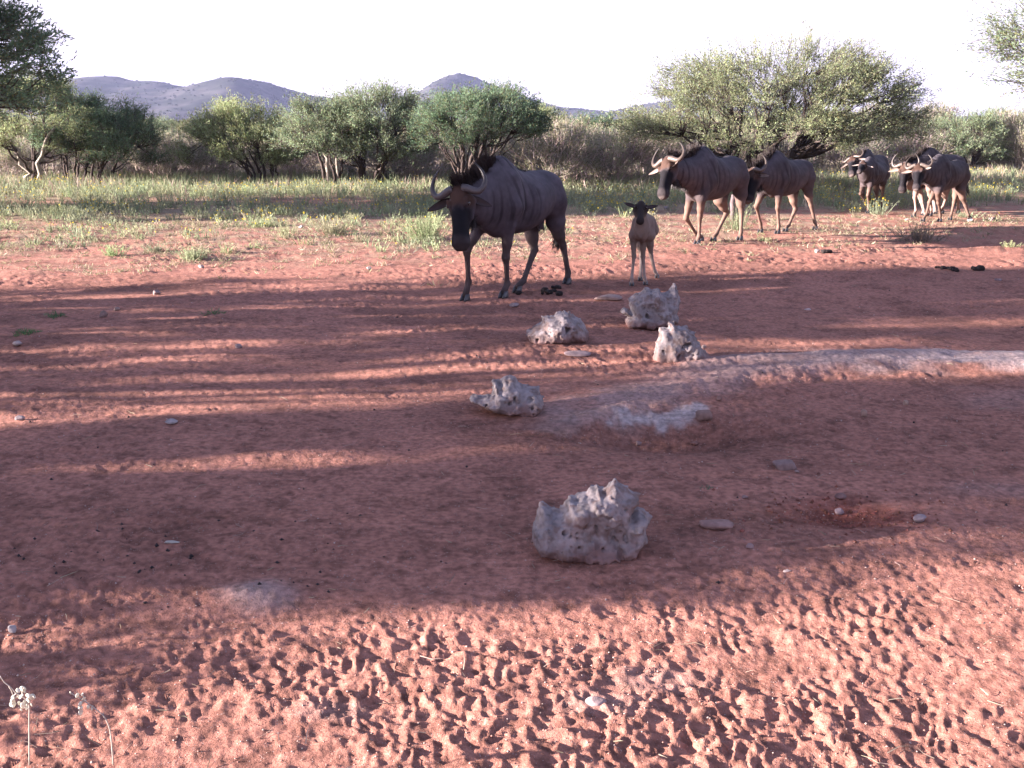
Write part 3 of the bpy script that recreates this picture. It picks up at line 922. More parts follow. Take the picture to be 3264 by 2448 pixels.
def animal(cfg):
    kind = cfg.get('kind', 'adult'); s = cfg['s']; O = np.array([cfg['O'][0], cfg['O'][1], 0.0])
    yaw = math.radians(cfg['yaw']); hd = np.array([math.cos(yaw), math.sin(yaw), 0]); lf = np.array([-hd[1], hd[0], 0])
    cf = cfg['crop']; r_ = np.random.default_rng(cfg['seed'])
    gO = gz(O[0], O[1])
    tor = TORSO.copy(); calf = kind == 'calf'
    if calf:      # shallow trunk on long legs
        tor[:, 1] = 1.20 - (1.20 - tor[:, 1]) * .75 - .0; tor[:, 2] = .74 + (tor[:, 2] - .60) * .8; tor[:, 3] *= .66

    def loc(P):
        d = np.asarray(P) - O; return np.array([d @ hd, d @ lf, d[2]])

    def wl(v):
        v = np.asarray(v, float); return np.array([v @ hd, v @ lf, v[2]])

    def pl(p, lat):
        u, v = cf(*p); r = ray(u, v); t = (lat + (O - C0) @ lf) / (r @ lf)
        return loc(C0 + r * t)

    frontal = cfg.get('frontal')

    def plx(p, xv):
        u, v = cf(*p); r = ray(u, v); t = (xv + (O - C0) @ hd) / (r @ hd)
        return loc(C0 + r * t)

    legs = {}
    for nm, pts in cfg['legs'].items():
        side = 1 if nm[0] == 'L' else -1; fore = nm[1] == 'F'
        att = side * (.12 if fore else .115) * s
        g_ = G(*cf(*pts[3])); fl_ = loc(g_)
        fy = side * float(np.clip(side * fl_[1], .02 * s, .24 * s))
        foot = pl(pts[3], fy) if not frontal else fl_.copy(); foot[2] = gz(*(O + hd * foot[0] + lf * foot[1])[:2])
        fet = pl(pts[2], fy * .95 + att * .05); kn = pl(pts[1], .55 * fy + .45 * att); up_ = pl(pts[0], att)
        if frontal:
            xa = (.40 if fore else -.42) * s
            fet = plx(pts[2], foot[0] * .95 + xa * .05); kn = plx(pts[1], .5 * foot[0] + .5 * xa); up_ = plx(pts[0], xa)
        fet[2] = max(fet[2], foot[2] + .10 * s)
        legs[nm] = (up_, kn, fet, foot, fore, side)
    # head frame
    hl = .50 * s * cfg.get('headk', 1.0)
    poll = pl(cfg['poll'], cfg.get('polllat', 0) * s) if not frontal else plx(cfg['poll'], frontal * s)
    Pw = O + hd * poll[0] + lf * poll[1] + np.array([0, 0, poll[2]])
    r = ray(*cf(*cfg['muz'])); oc = C0 - Pw
    a_ = r @ r; b_ = 2 * r @ oc; c_ = oc @ oc - hl * hl; disc = b_ * b_ - 4 * a_ * c_
    if disc < 0: tt = -b_ / (2 * a_)
    else: tt = (-b_ - math.sqrt(disc)) / (2 * a_) if cfg.get('near', True) else (-b_ + math.sqrt(disc)) / (2 * a_)
    muz = loc(C0 + r * tt)
    hx_ = unit(muz - poll); nrm = wl(cfg['norm']); nrm = unit(nrm - hx_ * (nrm @ hx_)); hy_ = np.cross(nrm, hx_)
    ks = s * cfg.get('headk', 1.0) * (1.0 if not calf else 1.02)

    def H(t, l, n):
        return poll + hx_ * t * ks + hy_ * l * ks + nrm * n * ks

    lo = np.array([-.95 * s, -.45 * s, -.03]); hi = np.array([.8 * s, .45 * s, 1.42 * s])
    allp = [q for L_ in legs.values() for q in L_[:4]] + [H(0, 0, 0), H(.53, 0, 0), H(.2, .1, 0), H(.2, -.1, 0)]
    lo = np.minimum(lo, np.min(allp, 0) - .22 * s); hi = np.maximum(hi, np.max(allp, 0) + .2 * s); lo[2] = -.05
    f = Field(lo, hi, cfg.get('h', .013))
    f.merge(lambda X, Y, Z: loft(tor, X / s, Y / s, Z / s) * s, np.array([-.70, -.27, .5]) * s, np.array([.80, .27, 1.34]) * s, .03)
    kk = .5 if calf else 1.0
    # neck
    nb = H(.06, 0, -.085)
    w0 = np.array([.50, 0, .955 if not calf else 1.0]) * s; w1 = np.array([.40, 0, 1.08]) * s
    m0 = w0 * .5 + nb * .5 + np.array([.02, 0, -.03]) * s
    nr = (.23, .165, .105) if not calf else (.155, .115, .082)
    f.chain([w1, w0 + [0.06 * s, 0, 0], m0, nb], np.array([nr[0] * .85, nr[0], nr[1], nr[2]]) * s, .08 * s, .68)
    # shoulders, brisket, rump
    sc_ = .8 if calf else 1
    for side in (1, -1):
        up_f = legs[('L' if side > 0 else 'R') + 'F'][0]; up_h = legs[('L' if side > 0 else 'R') + 'H'][0]
        f.chain([np.array([.38, side * .09, 1.08]) * s, np.array([.42, side * .125, .86]) * s, up_f + np.array([0, 0, .04]) * s], np.array([.11, .115, .075]) * s * sc_, .05 * s)
        f.chain([np.array([-.42, side * .075, 1.0]) * s, np.array([-.42, side * .11, .86]) * s, up_h + np.array([-.01, 0, .03]) * s], np.array([.13, .135, .095]) * s * sc_, .05 * s)
    if not calf:
        f.cone(np.array([.45, 0, .68]) * s, np.array([.30, 0, .66]) * s, .095 * s, .06 * s, .05 * s)
    if cfg.get('udder'):
        f.cone(np.array([-.30, .02, .70]) * s, np.array([-.33, .03, .615]) * s, .075 * s, .035 * s, .03 * s)
        for ux in (-.28, -.36): f.cone(np.array([ux, .04, .62]) * s, np.array([ux, .045, .575]) * s, .014 * s, .010 * s, .01)
    hoofs = []
    for nm, (up_, kn, fet, foot, fore, side) in legs.items():
        top = foot + np.array([-.015, 0, .055]) * s
        th = .88 if not calf else .92
        if fore:
            m_ = up_ * .45 + kn * .55
            f.chain([up_, m_, kn], np.array([.078, .05, .038]) * s * th, .03 * s)
            f.cone(kn, kn + (fet - kn) * .08, .046 * s * th, .038 * s * th, .02 * s)
            f.chain([kn, kn * .5 + fet * .5, fet], np.array([.037, .026, .028]) * s * th, .012 * s)
        else:
            hock = kn; m_ = up_ * .5 + hock * .5 + np.array([.01, 0, 0]) * s
            f.chain([up_, m_, hock], np.array([.105, .064, .036]) * s * th, .04 * s)
            f.cone(hock, hock + unit(hock - up_) * .02 * s + np.array([-.02, 0, .01]) * s, .040 * s * th, .026 * s * th, .02 * s)
            f.chain([hock, hock * .5 + fet * .5, fet], np.array([.042, .030, .030]) * s * th, .012 * s)
        f.cone(fet, fet + np.array([-.025, 0, -.01]) * s, .036 * s * th, .020 * s, .015 * s)
        f.chain([fet, top], np.array([.031, .036]) * s * th, .012 * s)
        hoofs.append((foot, fet))
    # head
    Mh = np.stack([hx_, hy_, nrm])

    def head_fn(X, Y, Z):
        dx, dy, dz = X - poll[0], Y - poll[1], Z - poll[2]
        t = (Mh[0, 0] * dx + Mh[0, 1] * dy + Mh[0, 2] * dz) / ks; l = (Mh[1, 0] * dx + Mh[1, 1] * dy + Mh[1, 2] * dz) / ks; n_ = (Mh[2, 0] * dx + Mh[2, 1] * dy + Mh[2, 2] * dz) / ks
        if calf:
            return loft(HEAD, t * 1.22, l * 1.22, n_ * 1.15, 2.3, .05) * ks
        return loft(HEAD, t, l, n_, 2.4, .05) * ks
    f.merge(head_fn, np.minimum(H(0, 0, 0), H(.53, 0, 0)) - .22 * ks, np.maximum(H(0, 0, 0), H(.53, 0, 0)) + .22 * ks, .03 * s)
    he = .82 if calf else 1.0
    for side in (1, -1):
        f.cone(H(.115 * he, side * .083, .035), H(.16 * he, side * .078, .035), .026 * ks, .02 * ks, .02)          # brow
        f.cone(H(.10, side * .075, -.07), H(.22 * he, side * .058, -.10), .055 * ks, .04 * ks, .03)              # cheek
        f.cone(H(.475 * he, side * .045, .045), H(.485 * he, side * .06, .035), .017 * ks, .012 * ks, .008, sub=True)   # nostril
    # loose skin folds on neck, shoulder and flank, and a slightly uneven hide
    I = np.nonzero(np.abs(f.F) < .03)
    gx, gy, gz_ = f.ax[0][I[0]] / s, f.ax[1][I[1]] / s, f.ax[2][I[2]] / s
    fph = (gx - .12 * (gz_ - 1.0)) * 60 + 5.0 * fbm3(gx * 3, gy * 2, gz_ * 2.2, 5, 2)
    fold = sstep(.1, .95, np.sin(fph)) * sstep(-.05, .12, gx) * sstep(.62, .80, gz_) * (gx < .75) * sstep(-.55, .3, fbm3(gx * 5, gy * 5, gz_ * 1.6, 6, 2))
    f.F[I] += ((0 if calf else .006) * fold + .006 * fbm3(gx * 9, gy * 9, gz_ * 9, cfg['seed'], 2) + .010 * fbm3(gx * 3.2, gy * 3.2, gz_ * 3.2, cfg['seed'] + 3, 2)).astype(np.float32) * s * sstep(.45, .7, gz_)
    V, Q = f.nets()
    # ---- pigment
    x, y, z = V[:, 0] / s, V[:, 1] / s, V[:, 2] / s
    dV = V - poll; t = dV @ hx_ / ks; l = dV @ hy_ / ks; n_ = dV @ nrm / ks
    inh = (t > -.07) & (t < .6) & (np.abs(l) < .15) & (n_ > -.24) & (n_ < .12)
    if calf: t = t * 1.22
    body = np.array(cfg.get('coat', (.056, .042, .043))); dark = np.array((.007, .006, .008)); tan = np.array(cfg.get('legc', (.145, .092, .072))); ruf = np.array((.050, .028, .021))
    nzs = fbm3(V[:, 0] * 7, V[:, 1] * 7, V[:, 2] * 7, cfg['seed'], 3)[:, None]
    col = np.broadcast_to(body, V.shape) * (1 + .34 * nzs + .14 * fbm3(V[:, 0] * 40, V[:, 1] * 40, V[:, 2] * 22, 77, 2)[:, None])
    if calf:
        col = np.broadcast_to(np.array(cfg.get('coat', (.165, .120, .100))), V.shape) * (1 + .15 * nzs)
        pale = sstep(.55, .35, z)[:, None]; col = col * (1 - pale) + np.array((.27, .21, .185)) * pale
        fc = (sstep(-.06, .03, t) * sstep(-.13, -.02, n_) * inh)[:, None]
        col = col * (1 - fc) + np.array((.026, .019, .018)) * fc
        kne = np.exp(-((z - .40) / .05) ** 2)[:, None] * .25; col = col * (1 - kne)
    else:
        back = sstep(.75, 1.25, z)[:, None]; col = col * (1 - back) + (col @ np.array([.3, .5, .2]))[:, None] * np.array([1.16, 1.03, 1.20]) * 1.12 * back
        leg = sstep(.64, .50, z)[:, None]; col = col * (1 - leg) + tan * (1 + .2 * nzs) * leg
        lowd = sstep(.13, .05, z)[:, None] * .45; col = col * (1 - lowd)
        # brindled stripes on neck, shoulder and flank
        ph = (x - .12 * (z - 1.0)) * 60 + 5.0 * fbm3(x * 3, y * 2, z * 2.2, 5, 2)
        st = sstep(.30, .85, np.sin(ph)) * sstep(-.05, .12, x) * sstep(.62, .80, z) * (1 - inh) * sstep(-.55, .2, fbm3(x * 5, y * 5, z * 1.6, 6, 2))
        col = col * (1 - (.25 + .30 * sstep(.15, .40, x))[:, None] * st[:, None])
        face = (sstep(.135, .20, t + .03 * fbm3(V[:, 0] * 30, V[:, 1] * 30, V[:, 2] * 30, 8, 2)) * sstep(-.10, -.035, n_ + .25 * (t - .2)) * inh)[:, None]
        fore_ = (sstep(-.08, .0, t) * sstep(.20, .13, t) * sstep(-.12, -.02, n_) * inh)[:, None]
        col = col * (1 - fore_) + ruf * (1 + .3 * nzs) * fore_
        col = col * (1 - face) + dark * face
        muzd = (sstep(.40, .46, t) * inh)[:, None]; col = col * (1 - muzd) + np.array((.03, .024, .026)) * muzd
        lip = (sstep(.505, .53, t) * inh)[:, None] * cfg.get('lip', .2); col = col * (1 - lip) + np.array((.22, .17, .15)) * lip
        chin = (sstep(.22, .30, t) * sstep(-.07, -.10, n_) * inh)[:, None]; col = col * (1 - chin) + dark * 1.4 * chin
    root = bpy.data.objects.new(cfg['name'], None); COL.objects.link(root)
    root.location = tuple(O); root.rotation_euler = (0, 0, yaw)
    root['label'] = cfg['label']; root['category'] = cfg['cat']
    if cfg.get('group'): root['group'] = cfg['group']
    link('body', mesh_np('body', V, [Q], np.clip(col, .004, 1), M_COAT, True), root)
    # ---- hooves
    for foot, fet in hoofs:
        A = Acc(); fw = np.array([1.0, 0, 0]); sd_ = np.array([0, 1.0, 0])
        for c_s in (-1, 1):
            rings = []
            for hz_, ln_, wd_, sh in ((0, .050, .022, .004), (.02, .046, .021, .0), (.045, .036, .019, -.008), (.062, .026, .017, -.014)):
                th_ = np.linspace(0, 2 * math.pi, 10, endpoint=False)
                xx = np.cos(th_) * ln_ + sh; yy_ = np.sin(th_) * wd_ * np.where(np.cos(th_) > 0, 1 - .45 * np.cos(th_), 1)
                rings.append(np.stack([xx, yy_ + c_s * .0235, np.full(10, hz_)], 1))
            R_ = np.concatenate(rings) * s + foot
            i_ = np.arange(3)[:, None] * 10; j_ = np.arange(10)[None]; j2 = (j_ + 1) % 10
            Qh = np.stack([i_ + j_, i_ + j2, i_ + 10 + j2, i_ + 10 + j_], -1).reshape(-1, 4)
            A.add(R_, [Qh, np.array([[*range(10)][::-1]]), np.array([[30 + q for q in range(10)]])], (.05, .05, .055))
        link('hoof', A.mesh('hoof', M_HOOF, True), root)
    # ---- eyes, ears, horns
    for side in (1, -1):
        A = Acc(); th_ = np.linspace(0, math.pi, 7); ph_ = np.linspace(0, 2 * math.pi, 11)[:-1]
        c_ = H(.145 * he, side * .092, .018)
        R_ = np.array([[math.sin(a) * math.cos(b), math.sin(a) * math.sin(b), math.cos(a)] for a in th_ for b in ph_]) * .019 * ks + c_
        i_ = np.arange(6)[:, None] * 10; j_ = np.arange(10)[None]; j2 = (j_ + 1) % 10
        A.add(R_, np.stack([i_ + j_, i_ + 10 + j_, i_ + 10 + j2, i_ + j2], -1).reshape(-1, 4))
        link('eye', A.mesh('eye', M_EYE, True), root)
        # ear
        e0 = H(.075, side * .080, -.025); ed = cfg.get('ear', {}).get(side, (.22, 1, -.10))
        tipv = unit(hx_ * ed[0] + hy_ * side * ed[1] + nrm * ed[2]); EL = (.235 if not calf else .225) * ks; EW = (.075 if not calf else .08) * ks
        facev = nrm * .9 + np.array([0, 0, .25]); facev = unit(facev - tipv * (facev @ tipv)); wv = np.cross(tipv, facev)
        A = Acc(); nu, nv = 9, 7; pts = []; 
        for layer in (0, 1):
            for iu in range(nu):
                u_ = iu / (nu - 1); wd_ = EW * .5 * (math.sin(math.pi * min(1, u_ * .86 + .14)) ** .7 + .18 * (1 - u_)) if iu < nu - 1 else .002
                for iv in range(nv):
                    v_ = iv / (nv - 1) * 2 - 1
                    cup = (1 - v_ * v_) * wd_ * (.75 if u_ < .8 else .4)
                    p = e0 + tipv * EL * u_ + wv * v_ * wd_ - facev * (cup + layer * .007 * ks) - np.array([0, 0, .05 * u_ * u_ * EL])
                    pts.append(p)
        pts = np.array(pts); i_ = np.arange(nu - 1)[:, None] * nv; j_ = np.arange(nv - 1)[None]
        q = np.stack([i_ + j_, i_ + nv + j_, i_ + nv + j_ + 1, i_ + j_ + 1], -1).reshape(-1, 4)
        rim = np.array([[k * nv, k * nv + nu * nv, (k + 1) * nv + nu * nv, (k + 1) * nv] for k in range(nu - 1)] + [[k * nv + nv - 1, (k + 1) * nv + nv - 1, (k + 1) * nv + nv - 1 + nu * nv, k * nv + nv - 1 + nu * nv] for k in range(nu - 1)])
        inn = np.array(cfg.get('earin', (.05, .036, .036))) if not calf else np.array((.05, .035, .035))
        ccol = np.concatenate([np.tile(inn, (nu * nv, 1)), np.tile(np.array((.025, .018, .018)), (nu * nv, 1))])
        edge = (np.arange(nu * nv) % nv == 0) | (np.arange(nu * nv) % nv == nv - 1)
        ccol[:nu * nv][edge] = (.03, .022, .022)
        A.add(pts, [q, q[:, ::-1] + nu * nv, rim], ccol)
        link('ear', A.mesh('ear', M_COAT, True), root)
        if not calf:
            hk = cfg.get('hornk', .90)
            ctrl = np.array([(.005, .045, .020), (.012, .09, .022), (.045, .155, .010), (.055, .205, .005), (.015, .250, .0), (-.06, .268, -.005), (-.135, .245, .0), (-.195, .205, .01), (-.235, .165, .02)])
            tt_ = np.linspace(0, 8, 33); cs_ = np.stack([np.interp(tt_, np.arange(9), ctrl[:, j]) for j in range(3)], 1)
            for _ in range(3): cs_[1:-1] = (cs_[:-2] + 2 * cs_[1:-1] + cs_[2:]) / 4
            cs_[:, 0] *= hk; cs_[:, 1] = .045 + (cs_[:, 1] - .045) * hk
            pts = np.array([H(a, side * b, c) for a, b, c in cs_])
            rr = np.interp(np.linspace(0, 1, 33), [0, .12, .35, .6, .85, 1], [.040, .036, .028, .020, .011, .003]) * ks * cfg.get('hornr', 1.0)
            hc = np.array(cfg.get('hornc', (.075, .062, .062))); g_ = np.linspace(0, 1, 33)[:, None]
            A = Acc(); tube(A, pts, rr, 12, hc * (1 - .68 * sstep(.25, .9, g_)))
            link('horn', A.mesh('horn', M_HORN, True), root)
    # ---- mane, beard, tail
    if not calf:
        A = Acc(); n1 = cfg.get('mane_n', 1100)
        f0 = r_.uniform(0, 1, n1); crest = []
        hump = np.array([.40, 0, 1.275]) * s; crown = H(-.04, 0, -.035)
        midc = m0 + np.array([0, 0, 1]) * nr[1] * s * .80
        basec = np.array([.56, 0, 1.215]) * s
        path = np.array([crown, midc * .6 + crown * .4 + [0, 0, .01], midc * .45 + basec * .55, basec, hump]); 
        pt_ = np.stack([np.interp(f0 * 4, np.arange(5), path[:, j]) for j in range(3)], 1)
        b = pt_ + r_.normal(size=(n1, 3)) * [.012, .016, .012] - [0, 0, .02]
        mln = cfg.get('mane_l', .17) * s * (1 - .72 * sstep(.72, 1.0, f0)) * r_.uniform(.55, 1.15, n1)
        md = np.array(cfg.get('mane_d', (.55, 0, 1.0))); dr = unit(md + r_.normal(size=(n1, 3)) * [.16, .20, .16] + np.stack([.25 * (1 - f0), 0 * f0, 0 * f0], 1))
        tip = b + dr * mln[:, None] - np.array([0, 0, 1]) * (cfg.get('mane_droop', .0) * mln)[:, None]
        blades(A, b, tip, cfg.get('mane_w', .009) * s, jcol(r_, n1, (.022, .018, .019), .4), r_, bend=.18, tipcol=jcol(r_, n1, (.06, .045, .04), .4))
        n2 = 420; f1 = r_.uniform(0, 1, n2)           # short dark ridge from the hump along the back
        bx = .50 - .62 * f1; zt = np.interp(bx, TORSO[:, 0], TORSO[:, 1])
        b = np.stack([bx, r_.normal(size=n2) * .010, zt - .008], 1) * s
        tip = b + unit(np.array([-.8, 0, .55]) + r_.normal(size=(n2, 3)) * .15) * (.055 * s * (1 - .55 * f1))[:, None]
        blades(A, b, tip, .012 * s, jcol(r_, n2, (.014, .012, .014), .3), r_, bend=.1)
        link('mane', A.mesh('mane', M_HAIR), root)
        A = Acc(); n3 = cfg.get('beard_n', 420); f2 = r_.uniform(0, 1, n3)
        j0 = H(.20, 0, -.165); j1 = m0 + np.array([.02, 0, -nr[1] * .86]) * s; j2 = w0 + np.array([.12, 0, -.22]) * s
        pb = np.array([j0, j1, j2]); pt_ = np.stack([np.interp(f2 * 1.6, np.arange(3), pb[:, j]) for j in range(3)], 1)
        b = pt_ + r_.normal(size=(n3, 3)) * [.012, .016, .010] + [0, 0, .02]
        bl = cfg.get('beard_l', .15) * s * r_.uniform(.5, 1.1, n3) * (1 - .45 * f2)
        tip = b + unit(np.array([.05, 0, -1]) + r_.normal(size=(n3, 3)) * .13) * bl[:, None]
        blades(A, b, tip, .009 * s, jcol(r_, n3, cfg.get('beardc', (.018, .014, .015)), .4), r_, bend=.15)
        link('beard', A.mesh('beard', M_HAIR), root)
    A = Acc(); ts = s * (1 if not calf else .8)
    t0 = np.array([-.62 * s, 0, 1.0 * s * (1 if not calf else .98)])
    if 'tail' in cfg:
        t1 = pl(cfg['tail'][0], 0.06 * s); t2 = pl(cfg['tail'][1], .04 * s)
    else:
        t1 = t0 + np.array([-.07, 0, -.28]) * ts; t2 = t1 + np.array([.0, 0, -.38]) * ts
    pts = bez(t0 + [.03 * s, 0, .02 * s], t0 + np.array([-.07 * s, 0, -.05 * s]), t1, 8)
    tube(A, pts, np.linspace(.028, .012, 8) * ts, 7, (.06, .045, .045))
    n4 = 60 if calf else 320; f3 = r_.uniform(0, 1, n4)
    b = t1 + (pts[5] - t1) * f3[:, None] + r_.normal(size=(n4, 3)) * .008
    tip = t2 + (t1 - t2) * (f3 * .55)[:, None] + r_.normal(size=(n4, 3)) * [.035, .035, .03] * ts
    blades(A, b, tip, .010 * ts, jcol(r_, n4, (.014, .012, .013), .4), r_, bend=.12)
    link('tail', A.mesh('tail', M_HAIR), root)
    return root


def crop1(x, y): return (1300 + x * .38427, 450 + y * .38427)
def crop2(x, y): return (2000 + x * .31646, 420 + y * .31646)
def crop4(x, y): return (2670 + x * .14472, 460 + y * .14472)
def crop5(x, y): return (2820 + x * .16873, 440 + y * .16873)


HERD = 'wildebeest walking towards the left'
animal(dict(name='wildebeest', cat='wildebeest', group=HERD, seed=1, crop=crop1, O=(.09, 10.25), yaw=239.5, s=1.02, h=.0118,
            label='dark maned wildebeest with lowered head and curved horns, nearest and largest, standing in the shade',
            legs=dict(RF=[(600, 700), (490, 905), (503, 1165), (472, 1312)], LF=[(835, 700), (812, 965), (826, 1180), (790, 1296)],
                      RH=[(1020, 700), (1052, 900), (960, 1180), (905, 1270)], LH=[(1225, 680), (1287, 865), (1330, 1090), (1318, 1200)]),
            poll=(420, 400), muz=(430, 862), norm=(-.30, -1, .12), udder=True, coat=(.060, .049, .058), legc=(.072, .053, .052), mane_n=3600, mane_droop=.12, mane_l=.225, mane_w=.006, mane_d=(.75, .05, .9),  # shade put into the colours: bluer coat, darker legs
            tail=((1290, 740), (1215, 915)), lip=.05, beard_l=.16, ear={1: (.10, .6, -.7), -1: (.22, 1, -.05)}))
animal(dict(name='wildebeest_calf', cat='calf', seed=2, crop=crop1, O=(1.375, 10.985), yaw=259, s=.605, h=.009, kind='calf',
            label='small pale-legged wildebeest calf with a black face, facing the camera with ears spread',
            legs=dict(RF=[(1868, 790), (1876, 955), (1858, 1130), (1856, 1206)], LF=[(1955, 800), (1951, 955), (1962, 1130), (1970, 1196)],
                      RH=[(1915, 800), (1938, 950), (1932, 1090), (1927, 1162)], LH=[(2003, 770), (2018, 950), (2050, 1080), (2066, 1142)]),
            poll=(1935, 512), muz=(1925, 695), frontal=.74, norm=(-.06, -1, .35), headk=1.0, ear={1: (-.55, 1, -.1), -1: (-.6, 1, -.1)}))
animal(dict(name='wildebeest', cat='wildebeest', group=HERD, seed=3, crop=crop2, O=(2.81, 14.70), yaw=229.3, s=1.01, h=.014,
            label='brindled wildebeest with upright horns walking behind the calf, sunlit forehead, lifting one foreleg',
            legs=dict(RF=[(640, 640), (590, 868), (690, 1030), (735, 1112)], LF=[(745, 680), (730, 850), (722, 1050), (700, 1146)],
                      RH=[(935, 690), (1000, 815), (900, 1020), (862, 1106)], LH=[(1135, 640), (1150, 800), (1143, 1010), (1128, 1104)]),
            poll=(405, 285), muz=(345, 640), norm=(-.75, -.75, .1), mane_l=.17, mane_d=(.1, 0, 1), lip=.25, earin=(.22, .165, .14), hornc=(.085, .062, .05), ear={1: (.25, .7, .55), -1: (.12, 1, -.05)}))
animal(dict(name='wildebeest', cat='wildebeest', group=HERD, seed=4, crop=crop2, O=(4.14, 16.04), yaw=226.4, s=.94, h=.0145,
            label='wildebeest with its head held low, partly hidden by the rump of the animal ahead',
            legs=dict(RF=[(1355, 620), (1298, 750), (1340, 920), (1338, 1016)], LF=[(1530, 610), (1513, 765), (1525, 950), (1508, 1036)],
                      RH=[(1660, 610), (1692, 780), (1625, 950), (1588, 1026)], LH=[(1810, 550), (1850, 740), (1888, 910), (1886, 996)]),
            poll=(1262, 390), muz=(1200, 690), norm=(-.8, -.6, .1), mane_l=.2, mane_d=(.2, 0, 1), lip=.4, hornc=(.10, .075, .062), earin=(.20, .15, .13)))
animal(dict(name='wildebeest', cat='wildebeest', group=HERD, seed=5, crop=crop4, O=(7.06, 21.01), yaw=231, s=.86, h=.016,
            label='horned wildebeest far back on the right, half hidden behind a hornless young one',
            legs=dict(RF=[(560, 880), (560, 1080), (640, 1280), (640, 1400)], LF=[(720, 880), (690, 1080), (720, 1280), (715, 1400)],
                      RH=[(860, 860), (880, 1060), (840, 1250), (830, 1370)], LH=[(960, 860), (990, 1060), (985, 1250), (975, 1370)]),
            poll=(330, 300), muz=(300, 660), norm=(-.65, -.75, .1), mane_l=.14, lip=.5, hornc=(.10, .075, .062), hornr=.8, earin=(.20, .15, .13)))
animal(dict(name='wildebeest', cat='wildebeest', group=HERD, seed=6, crop=crop4, O=(6.81, 20.1), yaw=233.4, s=.775, h=.0155,
            label='young wildebeest with tiny horns wading through yellow flowers at the far right',
            legs=dict(RF=[(560, 880), (500, 1090), (620, 1300), (645, 1490)], LF=[(720, 890), (665, 1120), (680, 1330), (660, 1500)],
                      RH=[(835, 880), (860, 1120), (805, 1320), (790, 1420)], LH=[(985, 840), (990, 1060), (975, 1280), (975, 1420)]),
            poll=(575, 400), muz=(470, 600), norm=(-.5, -.85, .2), headk=.82, hornk=.30, hornr=.6, mane_l=.05, mane_n=400, beard_l=.05, beard_n=120, lip=.2, earin=(.3, .24, .22)))
animal(dict(name='wildebeest', cat='wildebeest', group=HERD, seed=7, crop=crop5, O=(7.71, 19.22), yaw=212.8, s=.915, h=.0165,
            label='tall high-humped wildebeest behind the last animal, its pale-horned head showing on the left',
            legs=dict(RF=[(600, 960), (568, 1120), (590, 1370), (540, 1490)], LF=[(850, 960), (860, 1150), (880, 1350), (856, 1452)],
                      RH=[(1130, 1000), (1150, 1150), (1095, 1310), (1075, 1420)], LH=[(1380, 1000), (1390, 1160), (1388, 1310), (1384, 1410)]),
            poll=(390, 500), muz=(325, 1000), norm=(-.5, -.85, .1), lip=.25, mane_l=.16, mane_d=(.3, 0, 1), hornc=(.10, .075, .062), earin=(.20, .15, .13), legc=(.24, .16, .13)))
animal(dict(name='wildebeest', cat='wildebeest', group=HERD, seed=8, crop=crop5, O=(7.36, 18.05), yaw=222.8, s=.86, h=.014,
            label='last wildebeest of the line on the right, long black tail and round pale ear',
            legs=dict(RF=[(965, 940), (845, 1215), (785, 1440), (718, 1578)], LF=[(1010, 1020), (1018, 1225), (1052, 1440), (1036, 1552)],
                      RH=[(1370, 950), (1312, 1210), (1262, 1430), (1228, 1566)], LH=[(1430, 980), (1525, 1270), (1585, 1460), (1600, 1568)]),
            poll=(640, 520), muz=(592, 950), norm=(-.55, -.85, .1), lip=.5, mane_l=.06, beard_l=.12, hornc=(.09, .068, .056), earin=(.22, .165, .14), tail=((1520, 860), (1550, 1110)), ear={1: (.25, .7, .55), -1: (.1, 1, 0)}))
animal(dict(name='wildebeest_calf', cat='calf', seed=9, crop=crop5, O=(7.35, 19.2), yaw=215, s=.60, h=.013, kind='calf',
            label='pale-legged calf almost hidden behind the last two animals on the right',
            legs=dict(RF=[(640, 1050), (680, 1200), (725, 1370), (705, 1462)], LF=[(690, 1060), (715, 1210), (745, 1370), (748, 1462)],
                      RH=[(890, 1050), (915, 1180), (930, 1340), (925, 1425)], LH=[(930, 1050), (945, 1190), (960, 1340), (965, 1418)]),
            poll=(730, 800), muz=(700, 930), norm=(-.5, -.85, .1)))
# ------------------------------------------------------------------ pitted salt rocks
def poly_sdf(px, pz, P):
    d = np.full(px.shape, 1e9); ins = np.zeros(px.shape, bool); n = len(P)
    for i in range(n):
        a = P[i]; b = P[(i + 1) % n]; e = b - a
        wx, wz = px - a[0], pz - a[1]
        t = np.clip((wx * e[0] + wz * e[1]) / (e @ e + 1e-12), 0, 1)
        d = np.minimum(d, (wx - t * e[0]) ** 2 + (wz - t * e[1]) ** 2)
        c = ((a[1] > pz) != (b[1] > pz)) & (px < (b[0] - a[0]) * (pz - a[1]) / (b[1] - a[1] + 1e-12) + a[0])
        ins ^= c
    d = np.sqrt(d)
    return np.where(ins, -d, d)


